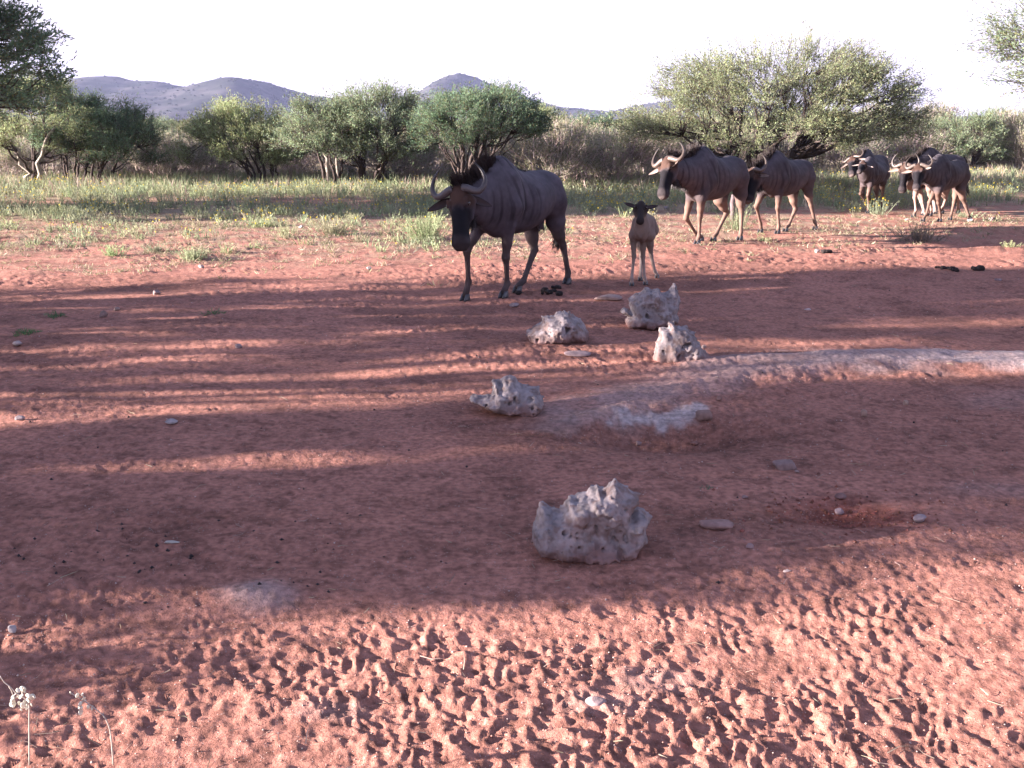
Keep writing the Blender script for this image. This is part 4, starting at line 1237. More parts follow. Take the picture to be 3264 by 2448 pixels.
def salt_rock(label, crop, outline, seed, h, thick, holes, rim=.055, big=()):
    r_ = np.random.default_rng(seed)
    pts = [crop(*p) for p in outline]
    vb = max(p[1] for p in pts); ub = sum(p[0] for p in pts) / len(pts)
    Yb = G(ub, vb)[1]; Yc = Yb + thick * .75
    W = np.array([PY(u, v, Yc) for u, v in pts])
    x0 = W[:, 0].mean(); O = np.array([x0, Yc, gz(x0, Yc)])
    P = W[:, [0, 2]] - O[[0, 2]]
    lo = np.array([P[:, 0].min() - .03, -thick - .05, P[:, 1].min() - .02]); hi = np.array([P[:, 0].max() + .03, thick + .05, P[:, 1].max() + .03])
    f = Field(lo, hi, h)
    X = f.ax[0][:, None]; Z = f.ax[2][None, :]
    Xn = X + .006 * fbm2(X / .03 + seed, Z / .03, 3, 3); Zn = Z + .006 * fbm2(X / .03, Z / .03 + seed, 4, 3)
    s2 = poly_sdf(np.broadcast_to(Xn, (len(f.ax[0]), len(f.ax[2]))), np.broadcast_to(Zn, (len(f.ax[0]), len(f.ax[2]))), P)
    ins = np.clip(-s2 / rim, 0, 1)
    low = 1.15 - .45 * (Z - lo[2]) / (hi[2] - lo[2])
    T = thick * np.sqrt(1 - (1 - ins) ** 2) * low * (1 + .35 * fbm2(X / .11 + seed * 3, Z / .11, 7, 2))
    yc = .25 * thick * fbm2(X / .16, Z / .16 + seed, 9, 2) + thick * .25 * (Z - lo[2]) / (hi[2] - lo[2])
    Y = f.ax[1][None, :, None]
    d = np.where((s2 < 0)[:, None, :], np.maximum(np.abs(Y - yc[:, None, :]) - T[:, None, :], s2[:, None, :]), np.sqrt(s2[:, None, :] ** 2 + np.maximum(np.abs(Y - yc[:, None, :]) - .004, 0) ** 2))
    XX, YY, ZZ = np.broadcast_arrays(f.ax[0][:, None, None], Y, f.ax[2][None, None, :])
    rg = 1 - np.abs(fbm3(XX / .075 + seed, YY / .075, ZZ / .075, 3, 3)) * 2
    rg2 = 1 - np.abs(fbm3(XX / .034, YY / .034, ZZ / .034 + seed, 13, 3)) * 2.2
    d = d - .024 * rg - .008 * rg2 + .016 + .013 * fbm3(XX / .022, YY / .022, ZZ / .022, 5, 3, .6)
    f.F = d.astype(np.float32)
    # pits and holes eaten into the face
    for q in range(holes):
        x = r_.uniform(lo[0] + .03, hi[0] - .03); z = r_.uniform(lo[2] + .03, hi[2] - .03)
        i = int((x - lo[0]) / h); k = int((z - lo[2]) / h)
        if s2[i, k] > -.015: continue
        col_ = f.F[i, :, k]; jn = np.nonzero(col_ < 0)[0]
        if len(jn) == 0: continue
        y = f.ax[1][jn[0]]; R_ = r_.choice([.004, .006, .008, .012], p=[.5, .3, .14, .06])
        f.cone((x, y - .004, z), (x + r_.normal() * .01, y + R_ * 1.6, z + r_.normal() * .01), R_, R_ * .6, .004, sub=True)
    for (bx, bz, R_) in big:
        u, v = crop(bx, bz); p = PY(u, v, Yc) - O
        i = int((p[0] - lo[0]) / h); k = int((p[2] - lo[2]) / h); jn = np.nonzero(f.F[i, :, k] < 0)[0]
        if len(jn): a_ = r_.uniform(0, 3.14); y0 = f.ax[1][jn[0]]; [f.cone((p[0] - c_ * R_ * math.cos(a_), y0 - .004 + abs(c_) * .004, p[2] - c_ * R_ * math.sin(a_)), (p[0] - c_ * R_ * .5, y0 + R_ * 1.5, p[2] + .01), R_ * w_, R_ * .3, .010, sub=True) for c_, w_ in ((-.8, .38), (0, .5), (.7, .42))]
    f.F[0] = 1; f.F[-1] = 1; f.F[:, 0] = 1; f.F[:, -1] = 1; f.F[:, :, 0] = 1; f.F[:, :, -1] = 1
    V, Q = f.nets()
    n1 = fbm3(V[:, 0] / .05, V[:, 1] / .05, V[:, 2] / .05, seed, 3)[:, None]; n2 = fbm3(V[:, 0] / .015, V[:, 1] / .015, V[:, 2] / .015, seed + 5, 2)[:, None]
    col = np.array([.235, .20, .20]) * (1 + .16 * n1 + .12 * n2)
    pit = sstep(.0, .5, fbm3(V[:, 0] / .02, V[:, 1] / .02, V[:, 2] / .02, seed + 9, 3))[:, None]; col = col * (1 - .35 * pit)
    st = sstep(.05, .40, n1 + .3 * n2) * .65; col = col * (1 - st) + np.array([.12, .07, .055]) * st
    bt = sstep(.09, .0, V[:, 2:3] + .05 * n1) * .85; col = col * (1 - bt) + np.array([.16, .08, .068]) * bt
    o = link('salt_rock', mesh_np('salt_rock', V, [Q], col, M_ROCK, True), label=label, category='rock', group='pitted pale salt rocks')
    o.location = O
    return o


def cr3(x, y): return (1600 + x * .27125, 1480 + y * .27125)
def crb(x, y): return (1450 + x * .42948, 850 + y * .42948)


salt_rock('largest pitted pale rock, nearest the camera, with a pointed peak on its right', cr3,
          [(360, 850), (370, 720), (405, 690), (400, 600), (440, 520), (490, 470), (540, 520), (590, 560), (640, 575), (700, 560), (760, 500), (780, 410), (830, 405), (870, 420), (910, 400), (1000, 400), (1050, 340),
           (1100, 335), (1120, 295), (1180, 330), (1230, 330), (1280, 260), (1330, 245), (1390, 280), (1440, 325), (1480, 330), (1560, 380), (1615, 415), (1600, 470), (1550, 520), (1530, 570), (1600, 565),
           (1690, 590), (1715, 640), (1700, 740), (1705, 860), (1640, 920), (1580, 970), (1490, 1070), (1430, 1100), (1300, 1110), (1100, 1100), (880, 1070), (720, 1060), (600, 1010), (430, 1010), (380, 930)],
          1, .0048, .13, 55, big=[(1320, 850, .014), (1290, 800, .008), (1350, 920, .016), (1090, 660, .010), (1100, 830, .012), (590, 600, .009), (1425, 780, .010), (1240, 530, .010), (1255, 430, .007)])
salt_rock('tall pale rock with a horn on its right shoulder, farthest of the pitted rocks', crb,
          [(1230, 340), (1255, 305), (1310, 340), (1300, 250), (1340, 210), (1390, 195), (1425, 165), (1450, 185), (1510, 165), (1530, 190), (1570, 205), (1600, 170), (1635, 140), (1650, 150), (1655, 200), (1672, 250),
           (1665, 310), (1650, 350), (1665, 380), (1650, 415), (1610, 430), (1580, 455), (1450, 465), (1270, 450), (1265, 400), (1290, 370)], 2, .0075, .17, 26, rim=.07,
          big=[(1380, 235, .022), (1410, 350, .03), (1345, 265, .02), (1540, 340, .014)])
salt_rock('rounded pale rock humped in the middle, left of the two upper rocks', crb,
          [(535, 490), (560, 480), (610, 440), (650, 420), (655, 385), (690, 368), (735, 370), (750, 345), (800, 338), (850, 350), (890, 385), (920, 385), (940, 420), (970, 460), (985, 500), (992, 545), (980, 570),
           (900, 575), (800, 575), (700, 580), (600, 590), (560, 580), (540, 540)], 3, .0075, .17, 26, rim=.08, big=[(830, 450, .025), (560, 520, .02), (770, 470, .015), (610, 520, .018)])
salt_rock('pyramid-shaped pale rock with a small spike on top, beside the pale ridge', crb,
          [(1485, 690), (1500, 650), (1505, 570), (1525, 550), (1520, 465), (1560, 462), (1590, 470), (1600, 420), (1625, 425), (1640, 450), (1690, 460), (1710, 455), (1780, 500), (1790, 560), (1815, 570), (1820, 600),
           (1860, 650), (1915, 685), (1900, 720), (1850, 735), (1760, 750), (1640, 745), (1550, 750), (1500, 730)], 4, .0072, .16, 26, rim=.07, big=[(1700, 560, .03), (1540, 620, .016), (1640, 640, .02)])
salt_rock('pale rock with a long finger pointing left, lying alone left of the others', crb,
          [(105, 985), (130, 965), (200, 975), (260, 965), (285, 930), (285, 860), (310, 855), (330, 885), (360, 845), (410, 835), (450, 850), (470, 880), (520, 905), (570, 915), (620, 910), (635, 960), (660, 1010),
           (655, 1040), (620, 1090), (575, 1125), (530, 1130), (450, 1100), (380, 1080), (300, 1085), (240, 1055), (180, 1030), (120, 1000)], 5, .0064, .14, 26, rim=.06, big=[(310, 1000, .014), (440, 960, .012), (555, 970, .02), (335, 920, .02)])


# ------------------------------------------------------------------ field stones
def stone(label, xd, yd, wd, hd_, seed, col=(.30, .20, .17), box=0.0, name='stone', depth=.75, rot=0, m=None, cat='stone'):
    r_ = np.random.default_rng(seed)
    p = D(xd, yd); sc_ = p[1] / math.cos(math.atan2(CAM_H, p[1])) / (F_PX / 1.47559)
    W = wd * sc_ / 2; Hh = hd_ * sc_ / 2 * 1.0
    nu, nv = 22, 12
    th = np.linspace(0, math.pi, nv + 1)[1:-1]; ph = np.linspace(0, 2 * math.pi, nu, endpoint=False)
    T_, P_ = np.meshgrid(th, ph, indexing='ij')
    v = np.stack([np.sin(T_) * np.cos(P_), np.sin(T_) * np.sin(P_), np.cos(T_)], -1).reshape(-1, 3)
    v = np.concatenate([v, [[0, 0, 1], [0, 0, -1]]])
    for _ in range(9):                                   # chip flat facets
        nn = unit(r_.normal(size=3) * [1, 1, .8]); lim = r_.uniform(.55, .85)
        dd = v @ nn; v = v - np.maximum(dd - lim, 0)[:, None] * nn * .95
    if box: v = np.sign(v) * np.abs(v) ** (1 - box * .55)
    v = v * (1 + .09 * fbm3(v[:, 0] * 2 + seed, v[:, 1] * 2, v[:, 2] * 2, seed, 3))[:, None]
    v = v * [W, W * depth, Hh]
    c, s_ = math.cos(rot), math.sin(rot)
    v = v @ np.array([[c, 0, s_], [0, 1, 0], [-s_, 0, c]])
    i = np.arange(nv - 2)[:, None] * nu; j = np.arange(nu)[None]; j2 = (j + 1) % nu
    Q = np.stack([i + j, i + nu + j, i + nu + j2, i + j2], -1).reshape(-1, 4)
    t0 = len(v) - 2; b0 = (nv - 2) * nu
    T = np.concatenate([np.stack([np.full(nu, t0), np.arange(nu), (np.arange(nu) + 1) % nu], 1), np.stack([np.full(nu, t0 + 1), b0 + (np.arange(nu) + 1) % nu, b0 + np.arange(nu)], 1)])
    cc = np.array(col) * (1 + .2 * fbm3(v[:, 0] / .02, v[:, 1] / .02, v[:, 2] / .02, seed, 2))[:, None]
    o = link(name, mesh_np(name, v, [Q, T], cc, m or M_STONE, False), label=label, category=cat)
    X, Y = p[0], p[1] + W * depth * .8
    o.location = (X, Y, gz(X, Y) + Hh * .62)
    return o


ST = [
    ('squarish red-grey block of stone at the foot of the pale ridge', 1523, 908, 38, 26, (0.194, 0.122, 0.104), .8),
    ('small brown stone below the squarish block', 1503, 929, 20, 12, (0.187, 0.094, 0.074), 0),
    ('rounded brown stone on the slope above the squarish block', 1553, 876, 14, 14, (0.202, 0.122, 0.104), 0),
    ('flat rectangular stone slab lying in the shade right of the hollow', 1697, 1016, 52, 20, (0.194, 0.130, 0.122), .8),
    ('small pale stone touching the corner of the rectangular slab', 1722, 1023, 12, 8, (0.245, 0.180, 0.170), 0),
    ('thin flat reddish slab right of the largest pitted rock', 1551, 1150, 76, 20, (0.238, 0.144, 0.126), .2),
    ('upper of the two stones at the scraped pit', 1818, 1078, 26, 16, (0.180, 0.108, 0.100), 0),
    ('lower paler stone of the two at the scraped pit', 1816, 1098, 22, 16, (0.238, 0.173, 0.178), 0),
    ('pale egg-shaped stone right of the scraped pit', 1991, 1130, 30, 20, (0.245, 0.194, 0.200), 0),
    ('small round pinkish stone below the thin flat slab', 1620, 1192, 18, 14, (0.238, 0.166, 0.163), 0),
    ('upright tan stone in the strip of sun, left of its smaller neighbour', 1866, 905, 16, 18, (0.259, 0.173, 0.141), .3),
    ('small bright stone in the strip of sun, rightmost', 1956, 882, 14, 14, (0.288, 0.202, 0.163), 0),
    ('pale flat stone alone on the left shaded soil', 368, 925, 30, 13, (0.259, 0.223, 0.222), 0),
    ('grey stone at the left edge, lower of the two there', 41, 914, 22, 12, (0.216, 0.180, 0.185), 0),
    ('whitish stone at the left edge, upper of the two there', 37, 750, 24, 12, (0.259, 0.216, 0.215), 0),
    ('pointed brownish stone on the left where the shade begins', 223, 690, 22, 18, (0.194, 0.137, 0.126), .2),
    ('small round stone just above the pointed brownish one', 251, 675, 14, 11, (0.238, 0.180, 0.163), 0),
    ('white angular stone in the lower left corner', 23, 1360, 20, 18, (0.302, 0.274, 0.274), .3),
    ('half-buried pale stone in the sunlit sand at the bottom', 1288, 1530, 46, 15, (0.288, 0.209, 0.200), .2),
    ('pale stone on the sunlit soil left of the front animal', 797, 586, 14, 9, (0.288, 0.238, 0.222), 0),
    ('brown stone in the far shade on the left', 336, 641, 20, 12, (0.194, 0.144, 0.141), 0),
    ('grey flat stone in the middle left shade', 515, 756, 20, 11, (0.202, 0.158, 0.163), 0),
    ('small pale flat stone under the front animal', 1112, 666, 24, 9, (0.230, 0.180, 0.178), .2),
    ('broad flat pale slab just in front of the calf', 1316, 650, 72, 13, (0.259, 0.187, 0.170), .1),
    ('thin slab flush with the soil below the rounded rock', 1250, 778, 66, 8, (0.223, 0.158, 0.155), .3),
    ('white stone in the sun beside a dark dropping behind the calf', 1765, 548, 13, 9, (0.360, 0.302, 0.281), 0),
    ('small stone in the shade on the right', 2158, 609, 16, 8, (0.216, 0.166, 0.170), 0),
    ('small tan stone right of the largest pitted rock', 1610, 1079, 14, 10, (0.216, 0.151, 0.148), 0),
    ('pinkish stone below the pale salt patch', 1381, 929, 16, 12, (0.216, 0.144, 0.133), 0),
    ('bright stone at the foot of the pyramid-shaped rock', 1521, 757, 13, 9, (0.302, 0.223, 0.200), 0),
    ('grey-white stone among the grass far right', 2098, 478, 14, 9, (0.302, 0.259, 0.252), 0),
    ('pinkish stone on the path at the right edge', 2145, 475, 16, 10, (0.274, 0.202, 0.192), 0),
    ('grey boulder in the grass behind the second and third animals', 1440, 452, 14, 8, (0.180, 0.151, 0.163), 0),
    ('white stone below the legs of the last animal', 1962, 476, 12, 5, (0.324, 0.266, 0.252), 0),
    ('pale stone at the edge of the grass on the left', 433, 578, 14, 8, (0.302, 0.259, 0.237), 0),
    ('small white stone among the herbs left of the front animal', 650, 495, 12, 7, (0.302, 0.259, 0.252), 0),
]
for i, (lb, x_, y_, w_, h_, c_, b_) in enumerate(ST):
    stone(lb, x_, y_, w_, h_, 200 + i, c_, b_)
stone('slim pale dry leaf lying on the left shaded soil', 370, 1184, 36, 6, 300, (.42, .40, .36), 0, name='dry_leaf', depth=.35, m=M_POD, cat='leaf')
stone('slender dead leaf by the edge of the shade, below the flat slab', 1700, 1238, 24, 6, 301, (.32, .26, .25), 0, name='dry_leaf', depth=.4, rot=.25, cat='leaf')
stone('white splinter on the shaded soil right of the front animal', 1745, 665, 16, 5, 302, (.4, .34, .34), 0, name='wood_chip', depth=.5, cat='wood chip')


def lumps(label, pts, seed, name='dung_pile', cat='dung'):
    """pats of dung: overlapping lumps as one surface"""
    r_ = np.random.default_rng(seed)
    W = [(D(x, y), s_) for x, y, s_ in pts]
    c = np.mean([w_[0] for w_ in W], 0); O = np.array([c[0], c[1], gz(c[0], c[1])])
    mx_ = max(s_ for _, s_ in W) * 1.3
    P = np.array([w_[0] - O for w_ in W]); P[:, 2] = 0
    f = Field(P.min(0) - mx_ - .01, P.max(0) + mx_ + .01, max(.006, mx_ / 14))
    for (_, s_), p in zip(W, P):
        f.cone(p + [0, 0, s_ * .25], p + [s_ * .3, 0, s_ * .3], s_ * .7, s_ * .6, .01)
        for _ in range(6):
            q = p + r_.normal(size=3) * [s_ * .55, s_ * .4, 0] + [0, 0, s_ * r_.uniform(.1, .55)]
            f.cone(q, q + [s_ * .12, 0, 0], s_ * .33, s_ * .3, .008)
    V, Q = f.nets()
    o = link(name, mesh_np(name, V, [Q], np.broadcast_to((.016, .011, .010), V.shape), M_DUNG, True), label=label, category=cat)
    o.location = O


lumps('dark pile of dung behind the hooves of the front animal', [(1176, 634, .05), (1186, 638, .045), (1203, 629, .05), (1207, 641, .045), (1195, 634, .03)], 1)
lumps('small dark dropping beside a hoof of the front animal', [(1119, 637, .045)], 2)
lumps('long dark smear of dung at the edge of the shade on the right', [(2026, 580, .03), (2036, 582, .045), (2046, 582, .035), (2056, 584, .05), (2066, 587, .035)], 3)
lumps('single dark ball of dung at the right, beside the long smear', [(2116, 584, .065)], 4)
lumps('low dark dropping beside the white stone behind the calf', [(1781, 549, .05), (1790, 549, .05)], 5)

# dark pellets, gravel and twigs on the soil
rs = np.random.default_rng(91)
A = Acc()
octv = np.array([[1, 0, 0], [-1, 0, 0], [0, 1, 0], [0, -1, 0], [0, 0, 1], [0, 0, -1]], float)
octf = np.array([[0, 2, 4], [2, 1, 4], [1, 3, 4], [3, 0, 4], [2, 0, 5], [1, 2, 5], [3, 1, 5], [0, 3, 5]])


def pebbles(name, xs_, ys_, r0, cols, m, **props):
    n = len(xs_); zs_ = gheight(xs_, ys_)
    v = octv[None] * (r0[:, None, None]) * rs.uniform(.6, 1.3, (n, 6, 1)) + np.stack([xs_, ys_, zs_ - r0 * .15], 1)[:, None, :]
    F_ = octf[None] + (np.arange(n) * 6)[:, None, None]
    a = Acc(); a.add(v.reshape(-1, 3), F_.reshape(-1, 3), np.repeat(cols, 6, 0))
    link(name, a.mesh(name, m), **props)


n = 9000
Yp = 2.1 * (17 / 2.1) ** rs.uniform(0, 1, n); Xp = rs.uniform(-.56, .56, n) * (Yp + .4)
r0 = rs.uniform(.0016, .0042, n) * (1 + .07 * Yp)
cols = np.where(rs.uniform(size=(n, 1)) < .45, [[.34, .26, .23]], [[.27, .14, .115]]) * rs.uniform(.7, 1.2, (n, 1))
pebbles('gravel', Xp, Yp, r0, cols, M_STONE, kind='stuff', label='pale grit scattered over the red soil', category='gravel')
n = 150
c_ = np.array([D(*p)[:2] for p in [(200, 1250), (480, 1260), (120, 1190), (640, 1260), (60, 1270), (820, 1200), (330, 1180)]])
k_ = rs.integers(0, len(c_), n)
Xp = c_[k_, 0] + rs.normal(size=n) * .30; Yp = c_[k_, 1] + rs.normal(size=n) * .14
far_ = rs.uniform(size=n) < .55
Yf = 3.2 * (12 / 3.2) ** rs.uniform(0, 1, n); Xp = np.where(far_, rs.uniform(-.5, .5, n) * Yf, Xp); Yp = np.where(far_, Yf, Yp)
r0 = rs.uniform(.003, .009, n)
pebbles('dung_pellets', Xp, Yp, r0 * (1 + .06 * Yp), np.broadcast_to([.022, .017, .018], (n, 3)), M_DUNG, kind='stuff', label='small dark dung pellets scattered over the shaded soil', category='dung')
A = Acc(); n = 700
Yp = 2.4 * (14 / 2.4) ** rs.uniform(0, 1, n); Xp = rs.uniform(-.55, .55, n) * Yp; zp = gheight(Xp, Yp) + .004
an = rs.uniform(0, 6.28, n); L_ = rs.uniform(.02, .09, n)
b = np.stack([Xp, Yp, zp], 1); tip = b + np.stack([np.cos(an) * L_, np.sin(an) * L_, rs.uniform(0, .012, n)], 1)
blades(A, b, tip, .0028, jcol(rs, n, (.26, .21, .16), .4), rs, bend=.3)
link('straw_litter', A.mesh('straw_litter', M_GRASS), kind='stuff', label='thin straws and twigs lying on the soil', category='straw')

n = 260
Xp = PIT[0] + rs.normal(size=n) * .20; Yp = PIT[1] + rs.normal(size=n) * .13
pebbles('soil_clods', Xp, Yp, rs.uniform(.004, .014, n), jcol(rs, n, (.17, .066, .048), .25), M_GROUND, kind='stuff', label='loose dark red clods round the scraped pit', category='soil')
# ------------------------------------------------------------------ herbs, grass
HERB = np.array([.25, .28, .165]); YEL = np.array([.62, .47, .04]); DRY = np.array([.34, .27, .20])


def herb(acc, base, hgt, spread, nst, rs, flower=.3, base_c=HERB, nl=5, lw=1.0, lean=.25):
    """upright stems with small leaves and some yellow heads; base (n,3)"""
    n = len(base)
    b = np.repeat(base, nst, 0); m = len(b)
    H_ = np.repeat(np.broadcast_to(hgt, (n,)), nst) * rs.uniform(.45, 1.1, m)
    S_ = np.repeat(np.broadcast_to(spread, (n,)), nst)
    off = rs.normal(size=(m, 2)) * S_[:, None] * .5
    b = b + np.concatenate([off, np.zeros((m, 1))], 1)
    ln = np.concatenate([off * 1.1 + rs.normal(size=(m, 2)) * lean * H_[:, None], H_[:, None]], 1)
    tip = b + ln
    cc = np.repeat(jcol(rs, n, base_c, .25, .10), nst, 0) * rs.uniform(.8, 1.2, (m, 1))
    b[:, 2] -= .02
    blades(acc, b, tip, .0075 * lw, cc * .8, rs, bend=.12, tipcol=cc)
    k = m * nl; t = rs.uniform(.15, 1.0, k)[:, None]
    c = np.repeat(b, nl, 0) + np.repeat(ln, nl, 0) * t + rs.normal(size=(k, 3)) * .006
    d = np.repeat(unit(ln), nl, 0) * .8 + rs.normal(size=(k, 3)) * .6
    leaves(acc, c + unit(d) * .01, d, .035 * rs.uniform(.6, 1.3, k) * lw, .011 * lw, np.repeat(cc, nl, 0) * rs.uniform(.85, 1.2, (k, 1)), rs)
    fl_ = rs.uniform(size=m) < np.repeat(np.broadcast_to(flower, (n,)), nst)
    if fl_.any():
        p = tip[fl_]; q = len(p)
        for _ in range(2):
            leaves(acc, p + rs.normal(size=(q, 3)) * .006, rs.normal(size=(q, 3)), .026, .022, jcol(rs, q, YEL, .25, .08), rs)


rs = np.random.default_rng(123)
cand = 14500
Y_ = rs.uniform(12.5, 34, cand); X_ = rs.uniform(-.60, .60, cand) * (Y_ + 1)
dn = grass_density(X_, Y_) * (.55 + .6 * sstep(-.3, .3, fbm2(X_ / .9, Y_ / .8, 131, 2)))
dn = dn * (1 - .35 * sstep(24, 30, Y_))
k = rs.uniform(size=cand) < dn * .60
X_, Y_ = X_[k], Y_[k]
base = np.stack([X_, Y_, gheight(X_, Y_)], 1)
fp = sstep(.0, .5, fbm2(X_ / 2.2, Y_ / 2.0, 141, 2)) * .13 + .015 + .10 * (X_ > .24 * Y_)
A = Acc()
herb(A, base, .09 + .13 * sstep(16, 23, Y_) + .08 * rs.uniform(size=len(X_)), .085, 11, rs, flower=fp, nl=4, lw=1.25)
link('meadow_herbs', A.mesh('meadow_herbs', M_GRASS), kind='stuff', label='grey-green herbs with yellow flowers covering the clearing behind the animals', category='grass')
# low sparse tufts where the bare soil starts
cand = 5200
Y_ = rs.uniform(10.2, 19, cand); X_ = rs.uniform(-.58, .58, cand) * (Y_ + 1)
u = X_ / Y_ * 9
k = rs.uniform(size=cand) < sstep(10.2, 15, Y_ - .6 * np.clip(u + 1, 0, 9) + 1.8 * fbm2(X_ / 1.2, Y_, 85, 3)) * .55
X_, Y_ = X_[k], Y_[k]; base = np.stack([X_, Y_, gheight(X_, Y_)], 1); n = len(X_)
A = Acc(); b = np.repeat(base, 12, 0) + rs.normal(size=(n * 12, 3)) * [.05, .05, 0]
tip = b + rs.normal(size=b.shape) * [.04, .04, 0] + np.stack([0 * b[:, 0], 0 * b[:, 0], rs.uniform(.012, .06, len(b))], 1)
blades(A, b, tip, .007, np.where(rs.uniform(size=(len(b), 1)) < .5, jcol(rs, len(b), (.155, .165, .085), .3), jcol(rs, len(b), DRY, .3)), rs)
link('short_tufts', A.mesh('short_tufts', M_GRASS), kind='stuff', label='short sparse tufts of grass where the bare soil begins', category='grass')
# tall dry grass under the trees
cand = 5200
Y_ = rs.uniform(24.3, 34, cand); X_ = rs.uniform(-.62, .62, cand) * Y_
k = rs.uniform(size=cand) < sstep(24.5, 27, Y_ + 1.2 * fbm2(X_ / 2, Y_ / 2, 151, 2)) * (.35 + .65 * sstep(-.3, .2, fbm2(X_ / 1.6, Y_ / 1.4, 155, 2)))
X_, Y_ = X_[k], Y_[k]; base = np.stack([X_, Y_, gheight(X_, Y_)], 1); n = len(X_)
A = Acc(); m = n * 12
b = np.repeat(base, 12, 0) + rs.normal(size=(m, 3)) * [.12, .12, 0] - [0, 0, .02]
hh = np.repeat(rs.uniform(.15, .42, n), 12) * rs.uniform(.6, 1.15, m)
tip = b + np.stack([rs.normal(size=m) * .12, rs.normal(size=m) * .12, hh], 1)
ct = np.where(np.repeat(rs.uniform(size=(n, 1)), 12, 0) < .42, jcol(rs, m, (.38, .30, .24), .3), jcol(rs, m, (.26, .30, .17), .3))
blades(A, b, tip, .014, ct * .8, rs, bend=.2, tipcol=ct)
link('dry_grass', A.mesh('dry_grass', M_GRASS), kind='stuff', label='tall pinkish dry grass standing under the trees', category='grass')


def plant(label, xd, yd, wd, hd_, seed, nst=40, flower=0.0, name='herb_clump', cat='plant', c=HERB, nl=7, lw=.9):
    """one herb clump on its own: width and height in photograph pixels (2212-wide view)"""
    r_ = np.random.default_rng(seed)
    p = D(xd, yd); k = p[1] / (F_PX / 1.47559)
    g = np.array([p[0], p[1], gz(p[0], p[1])])
    a = Acc(); herb(a, np.zeros((1, 3)), hd_ * k, wd * k * .30, nst, r_, flower=flower, base_c=c, nl=nl, lw=lw, lean=.28)
    o = link(name, a.mesh(name, M_GRASS), label=label, category=cat)
    o.location = g


plant('round grey-green herb clump in the bare soil left of the front animal, by its ear', 918, 520, 95, 62, 1, 190)
plant('low herb clump at the far left, first of the row along the grass edge', 247, 553, 50, 26, 2, 55)
plant('small herb clump second in the row along the grass edge', 335, 545, 36, 26, 3, 45)
plant('wide flat herb clump third in the row along the grass edge', 418, 561, 70, 28, 4, 130)
plant('narrow herb clump between the wide flat one and the dense grass', 493, 548, 36, 24, 5, 40)
plant('bushy herb clump at the tip of the dense grass, left of the front animal', 718, 510, 60, 38, 6, 130)
plant('pale herb clump in the middle of the left clearing', 620, 515, 60, 40, 7, 60)
plant('slender flowering plant in front of the rear pair of animals', 1843, 468, 26, 30, 8, 9, .5)
plant('dense clump with yellow flowers in front of the rear pair', 1897, 462, 48, 34, 9, 70, .14)
plant('grey scrubby low bush on the sunlit soil in front of the last animal', 1992, 522, 105, 42, 10, 120, 0, 'low_bush', 'bush', np.array([.13, .12, .095]), 12)
plant('green tuft at the hind foot of the last animal', 2092, 468, 44, 16, 11, 45)
plant('leafy bush seen between the legs of the second animal', 1590, 498, 60, 56, 12, 75)
plant('small green sprouts in the shade at the left', 122, 690, 42, 12, 13, 26, 0, 'sprout', 'plant', np.array([.10, .15, .08]), 4)
plant('dark green sprouts at the left edge of the shade', 56, 724, 56, 14, 14, 34, 0, 'sprout', 'plant', np.array([.08, .14, .07]), 4)
plant('flat green sprout in the middle of the left shade', 458, 682, 50, 9, 15, 30, 0, 'sprout', 'plant', np.array([.09, .14, .07]), 4)
plant('tiny green seedling right of the largest pitted rock', 1527, 1060, 22, 8, 16, 10, 0, 'sprout', 'plant', np.array([.06, .12, .07]), 4, .6)
plant('pale herb on the path edge at the right', 2185, 535, 40, 16, 17, 30, 0)
plant('low green herb under the rear foreleg of the third animal', 1650, 520, 36, 12, 18, 24, 0)

# weathered stump
A = Acc(); q = G(2346, 706)
tube(A, np.array([[0, 0, -.05], [.01, 0, .12], [-.01, .01, .28], [.0, .0, .42]]), [.055, .048, .045, .035], 9, (.12, .09, .09))
o = link('tree_stump', A.mesh('tree_stump', M_BARK, True), label='grey weathered stump between the legs of the second animal', category='stump'); o.location = (q[0], q[1] + .3, gz(q[0], q[1] + .3))


# weeds with pale seed pods close to the lens
def cr6(x, y): return (x * .22604, 2100 + y * .22604)


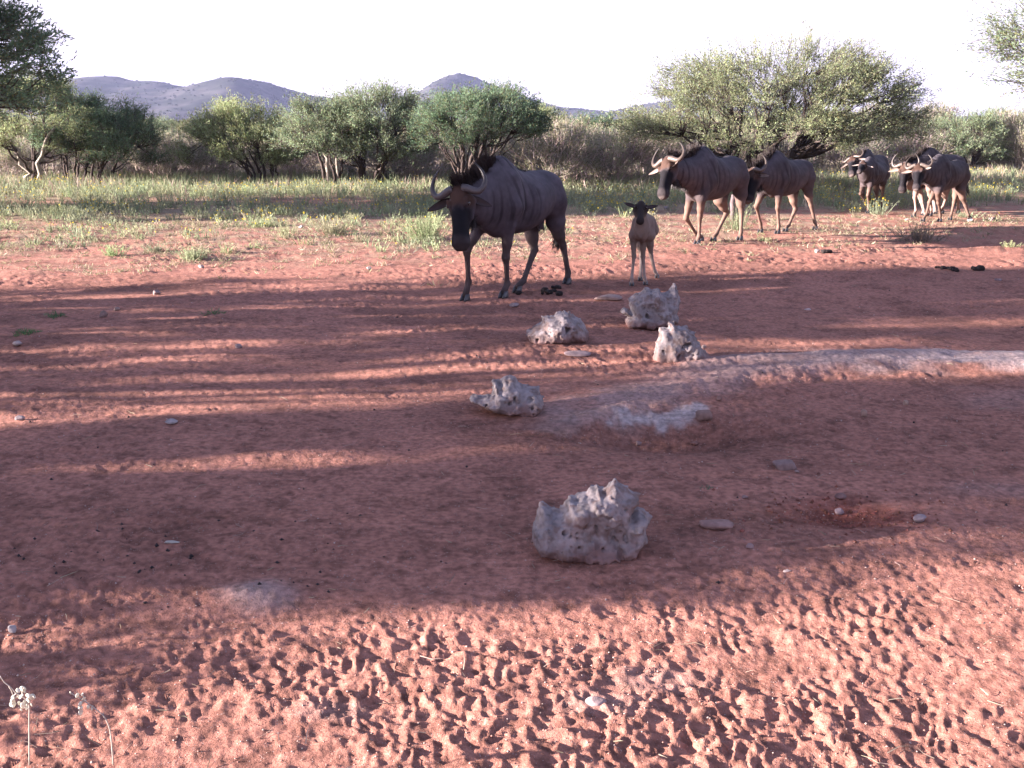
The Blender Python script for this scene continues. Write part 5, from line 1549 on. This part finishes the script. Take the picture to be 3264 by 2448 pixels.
def pod_weed(label, stems, pods, Y, seed, root_uv):
    r_ = np.random.default_rng(seed)
    root = bpy.data.objects.new('pod_weed', None); COL.objects.link(root)
    b = PY(*cr6(*root_uv), Y); O = np.array([b[0], Y, gz(b[0], Y)])
    root.location = O; root['label'] = label; root['category'] = 'weed'; root['group'] = 'dry weeds with pale pods'
    A = Acc()
    for st in stems:
        P = np.array([PY(*cr6(x, y), Y + dy) - O if y is not None else np.array([x, dy, -.03]) for x, y, dy in st])
        t = np.linspace(0, len(P) - 1, len(P) * 4); P = np.stack([np.interp(t, np.arange(len(P)), P[:, j]) for j in range(3)], 1)
        for _ in range(2): P[1:-1] = (P[:-2] + 2 * P[1:-1] + P[2:]) / 4
        tube(A, P, np.linspace(.0019, .0010, len(P)), 6, (.42, .38, .33))
    link('stem', A.mesh('stem', M_POD, True), root)
    th = np.linspace(0, math.pi, 8)[1:-1]; ph = np.linspace(0, 2 * math.pi, 10, endpoint=False)
    sv = np.array([[math.sin(a) * math.cos(b_), math.sin(a) * math.sin(b_), math.cos(a)] for a in th for b_ in ph] + [[0, 0, 1], [0, 0, -1]])
    i = np.arange(5)[:, None] * 10; j = np.arange(10)[None]; j2 = (j + 1) % 10
    Qs = np.stack([i + j, i + 10 + j, i + 10 + j2, i + j2], -1).reshape(-1, 4)
    Ts = np.concatenate([np.stack([np.full(10, 60), np.arange(10), (np.arange(10) + 1) % 10], 1), np.stack([np.full(10, 61), 50 + (np.arange(10) + 1) % 10, 50 + np.arange(10)], 1)])
    me = mesh_np('pod', sv * [.0065, .0028, .0080], [Qs, Ts], np.broadcast_to((.62, .60, .50), sv.shape), M_POD, True)
    for (x, y, sc_) in pods:
        o = link('pod', me, root)
        o.location = PY(*cr6(x, y), Y + r_.normal() * .008) - O
        o.rotation_euler = (r_.normal() * .6, r_.normal() * .7, r_.uniform(0, 3)); o.scale = (sc_,) * 3


pod_weed('dry weed with the larger bunch of white pods, in the lower left corner', [
    [(415, 1500, .0), (412, 1000, 0), (412, 810, 0), (415, 700, 0), (400, 600, 0), (330, 540, .0), (230, 490, 0), (130, 380, 0), (60, 335, 0), (0, 240, 0)],
    [(230, 490, 0), (190, 520, 0), (165, 600, 0), (180, 680, 0)], [(400, 640, 0), (420, 560, 0), (460, 530, 0), (490, 520, 0)], [(330, 540, 0), (310, 480, 0), (330, 420, 0), (350, 405, 0)],
    [(415, 700, 0), (350, 690, 0), (300, 690, 0)], [(130, 390, 0), (165, 450, 0), (185, 520, 0)]],
    [(258, 445, .8), (325, 425, 1.1), (265, 530, 1.1), (300, 530, .9), (185, 550, .8), (180, 595, .9), (180, 640, 1.1), (405, 525, 1.0), (455, 535, 1.1), (485, 540, .6), (345, 610, .9), (325, 650, 1.0), (400, 590, .9),
     (310, 685, .8), (380, 690, .9), (375, 640, .7), (270, 625, .7), (445, 650, .6), (350, 470, .5), (190, 668, .5), (300, 720, .5)], 2.30, 5, (415, 1500))
pod_weed('dry weed with a slanting bare stem and a short string of white pods', [
    [(1600, 1500, 0), (1560, 1000, 0), (1480, 820, 0), (1330, 690, 0), (1180, 590, 0), (1090, 535, 0), (990, 480, 0)], [(1180, 590, 0), (1145, 640, 0), (1135, 760, 0)], [(1200, 590, 0), (1180, 540, 0), (1155, 495, 0)]],
    [(995, 480, .6), (1090, 515, .8), (1160, 500, .6), (1200, 580, .7), (1185, 555, .6), (1130, 635, 1.1), (1132, 690, 1.1), (1135, 755, 1.1), (1300, 695, .8), (1245, 680, .7)], 2.32, 6, (1600, 1500))
# ------------------------------------------------------------------ haze
hm = bpy.data.materials.new('haze'); hm.use_nodes = True
t = hm.node_tree; t.nodes.clear()
ho = t.nodes.new('ShaderNodeOutputMaterial'); pv = t.nodes.new('ShaderNodeVolumePrincipled')
pv.inputs['Color'].default_value = (.50, .56, .90, 1); pv.inputs['Density'].default_value = .00015
t.links.new(pv.outputs[0], ho.inputs['Volume'])
hv = np.array([[x, y, z] for x in (-2700, 2700) for y in (-2700, 2700) for z in (-12, 135)], float)
hq = np.array([[0, 1, 3, 2], [4, 6, 7, 5], [0, 4, 5, 1], [2, 3, 7, 6], [0, 2, 6, 4], [1, 5, 7, 3]])
link('haze', mesh_np('haze', hv, [hq], None, hm), kind='stuff', label='thin bluish evening haze in front of the hills', category='haze')
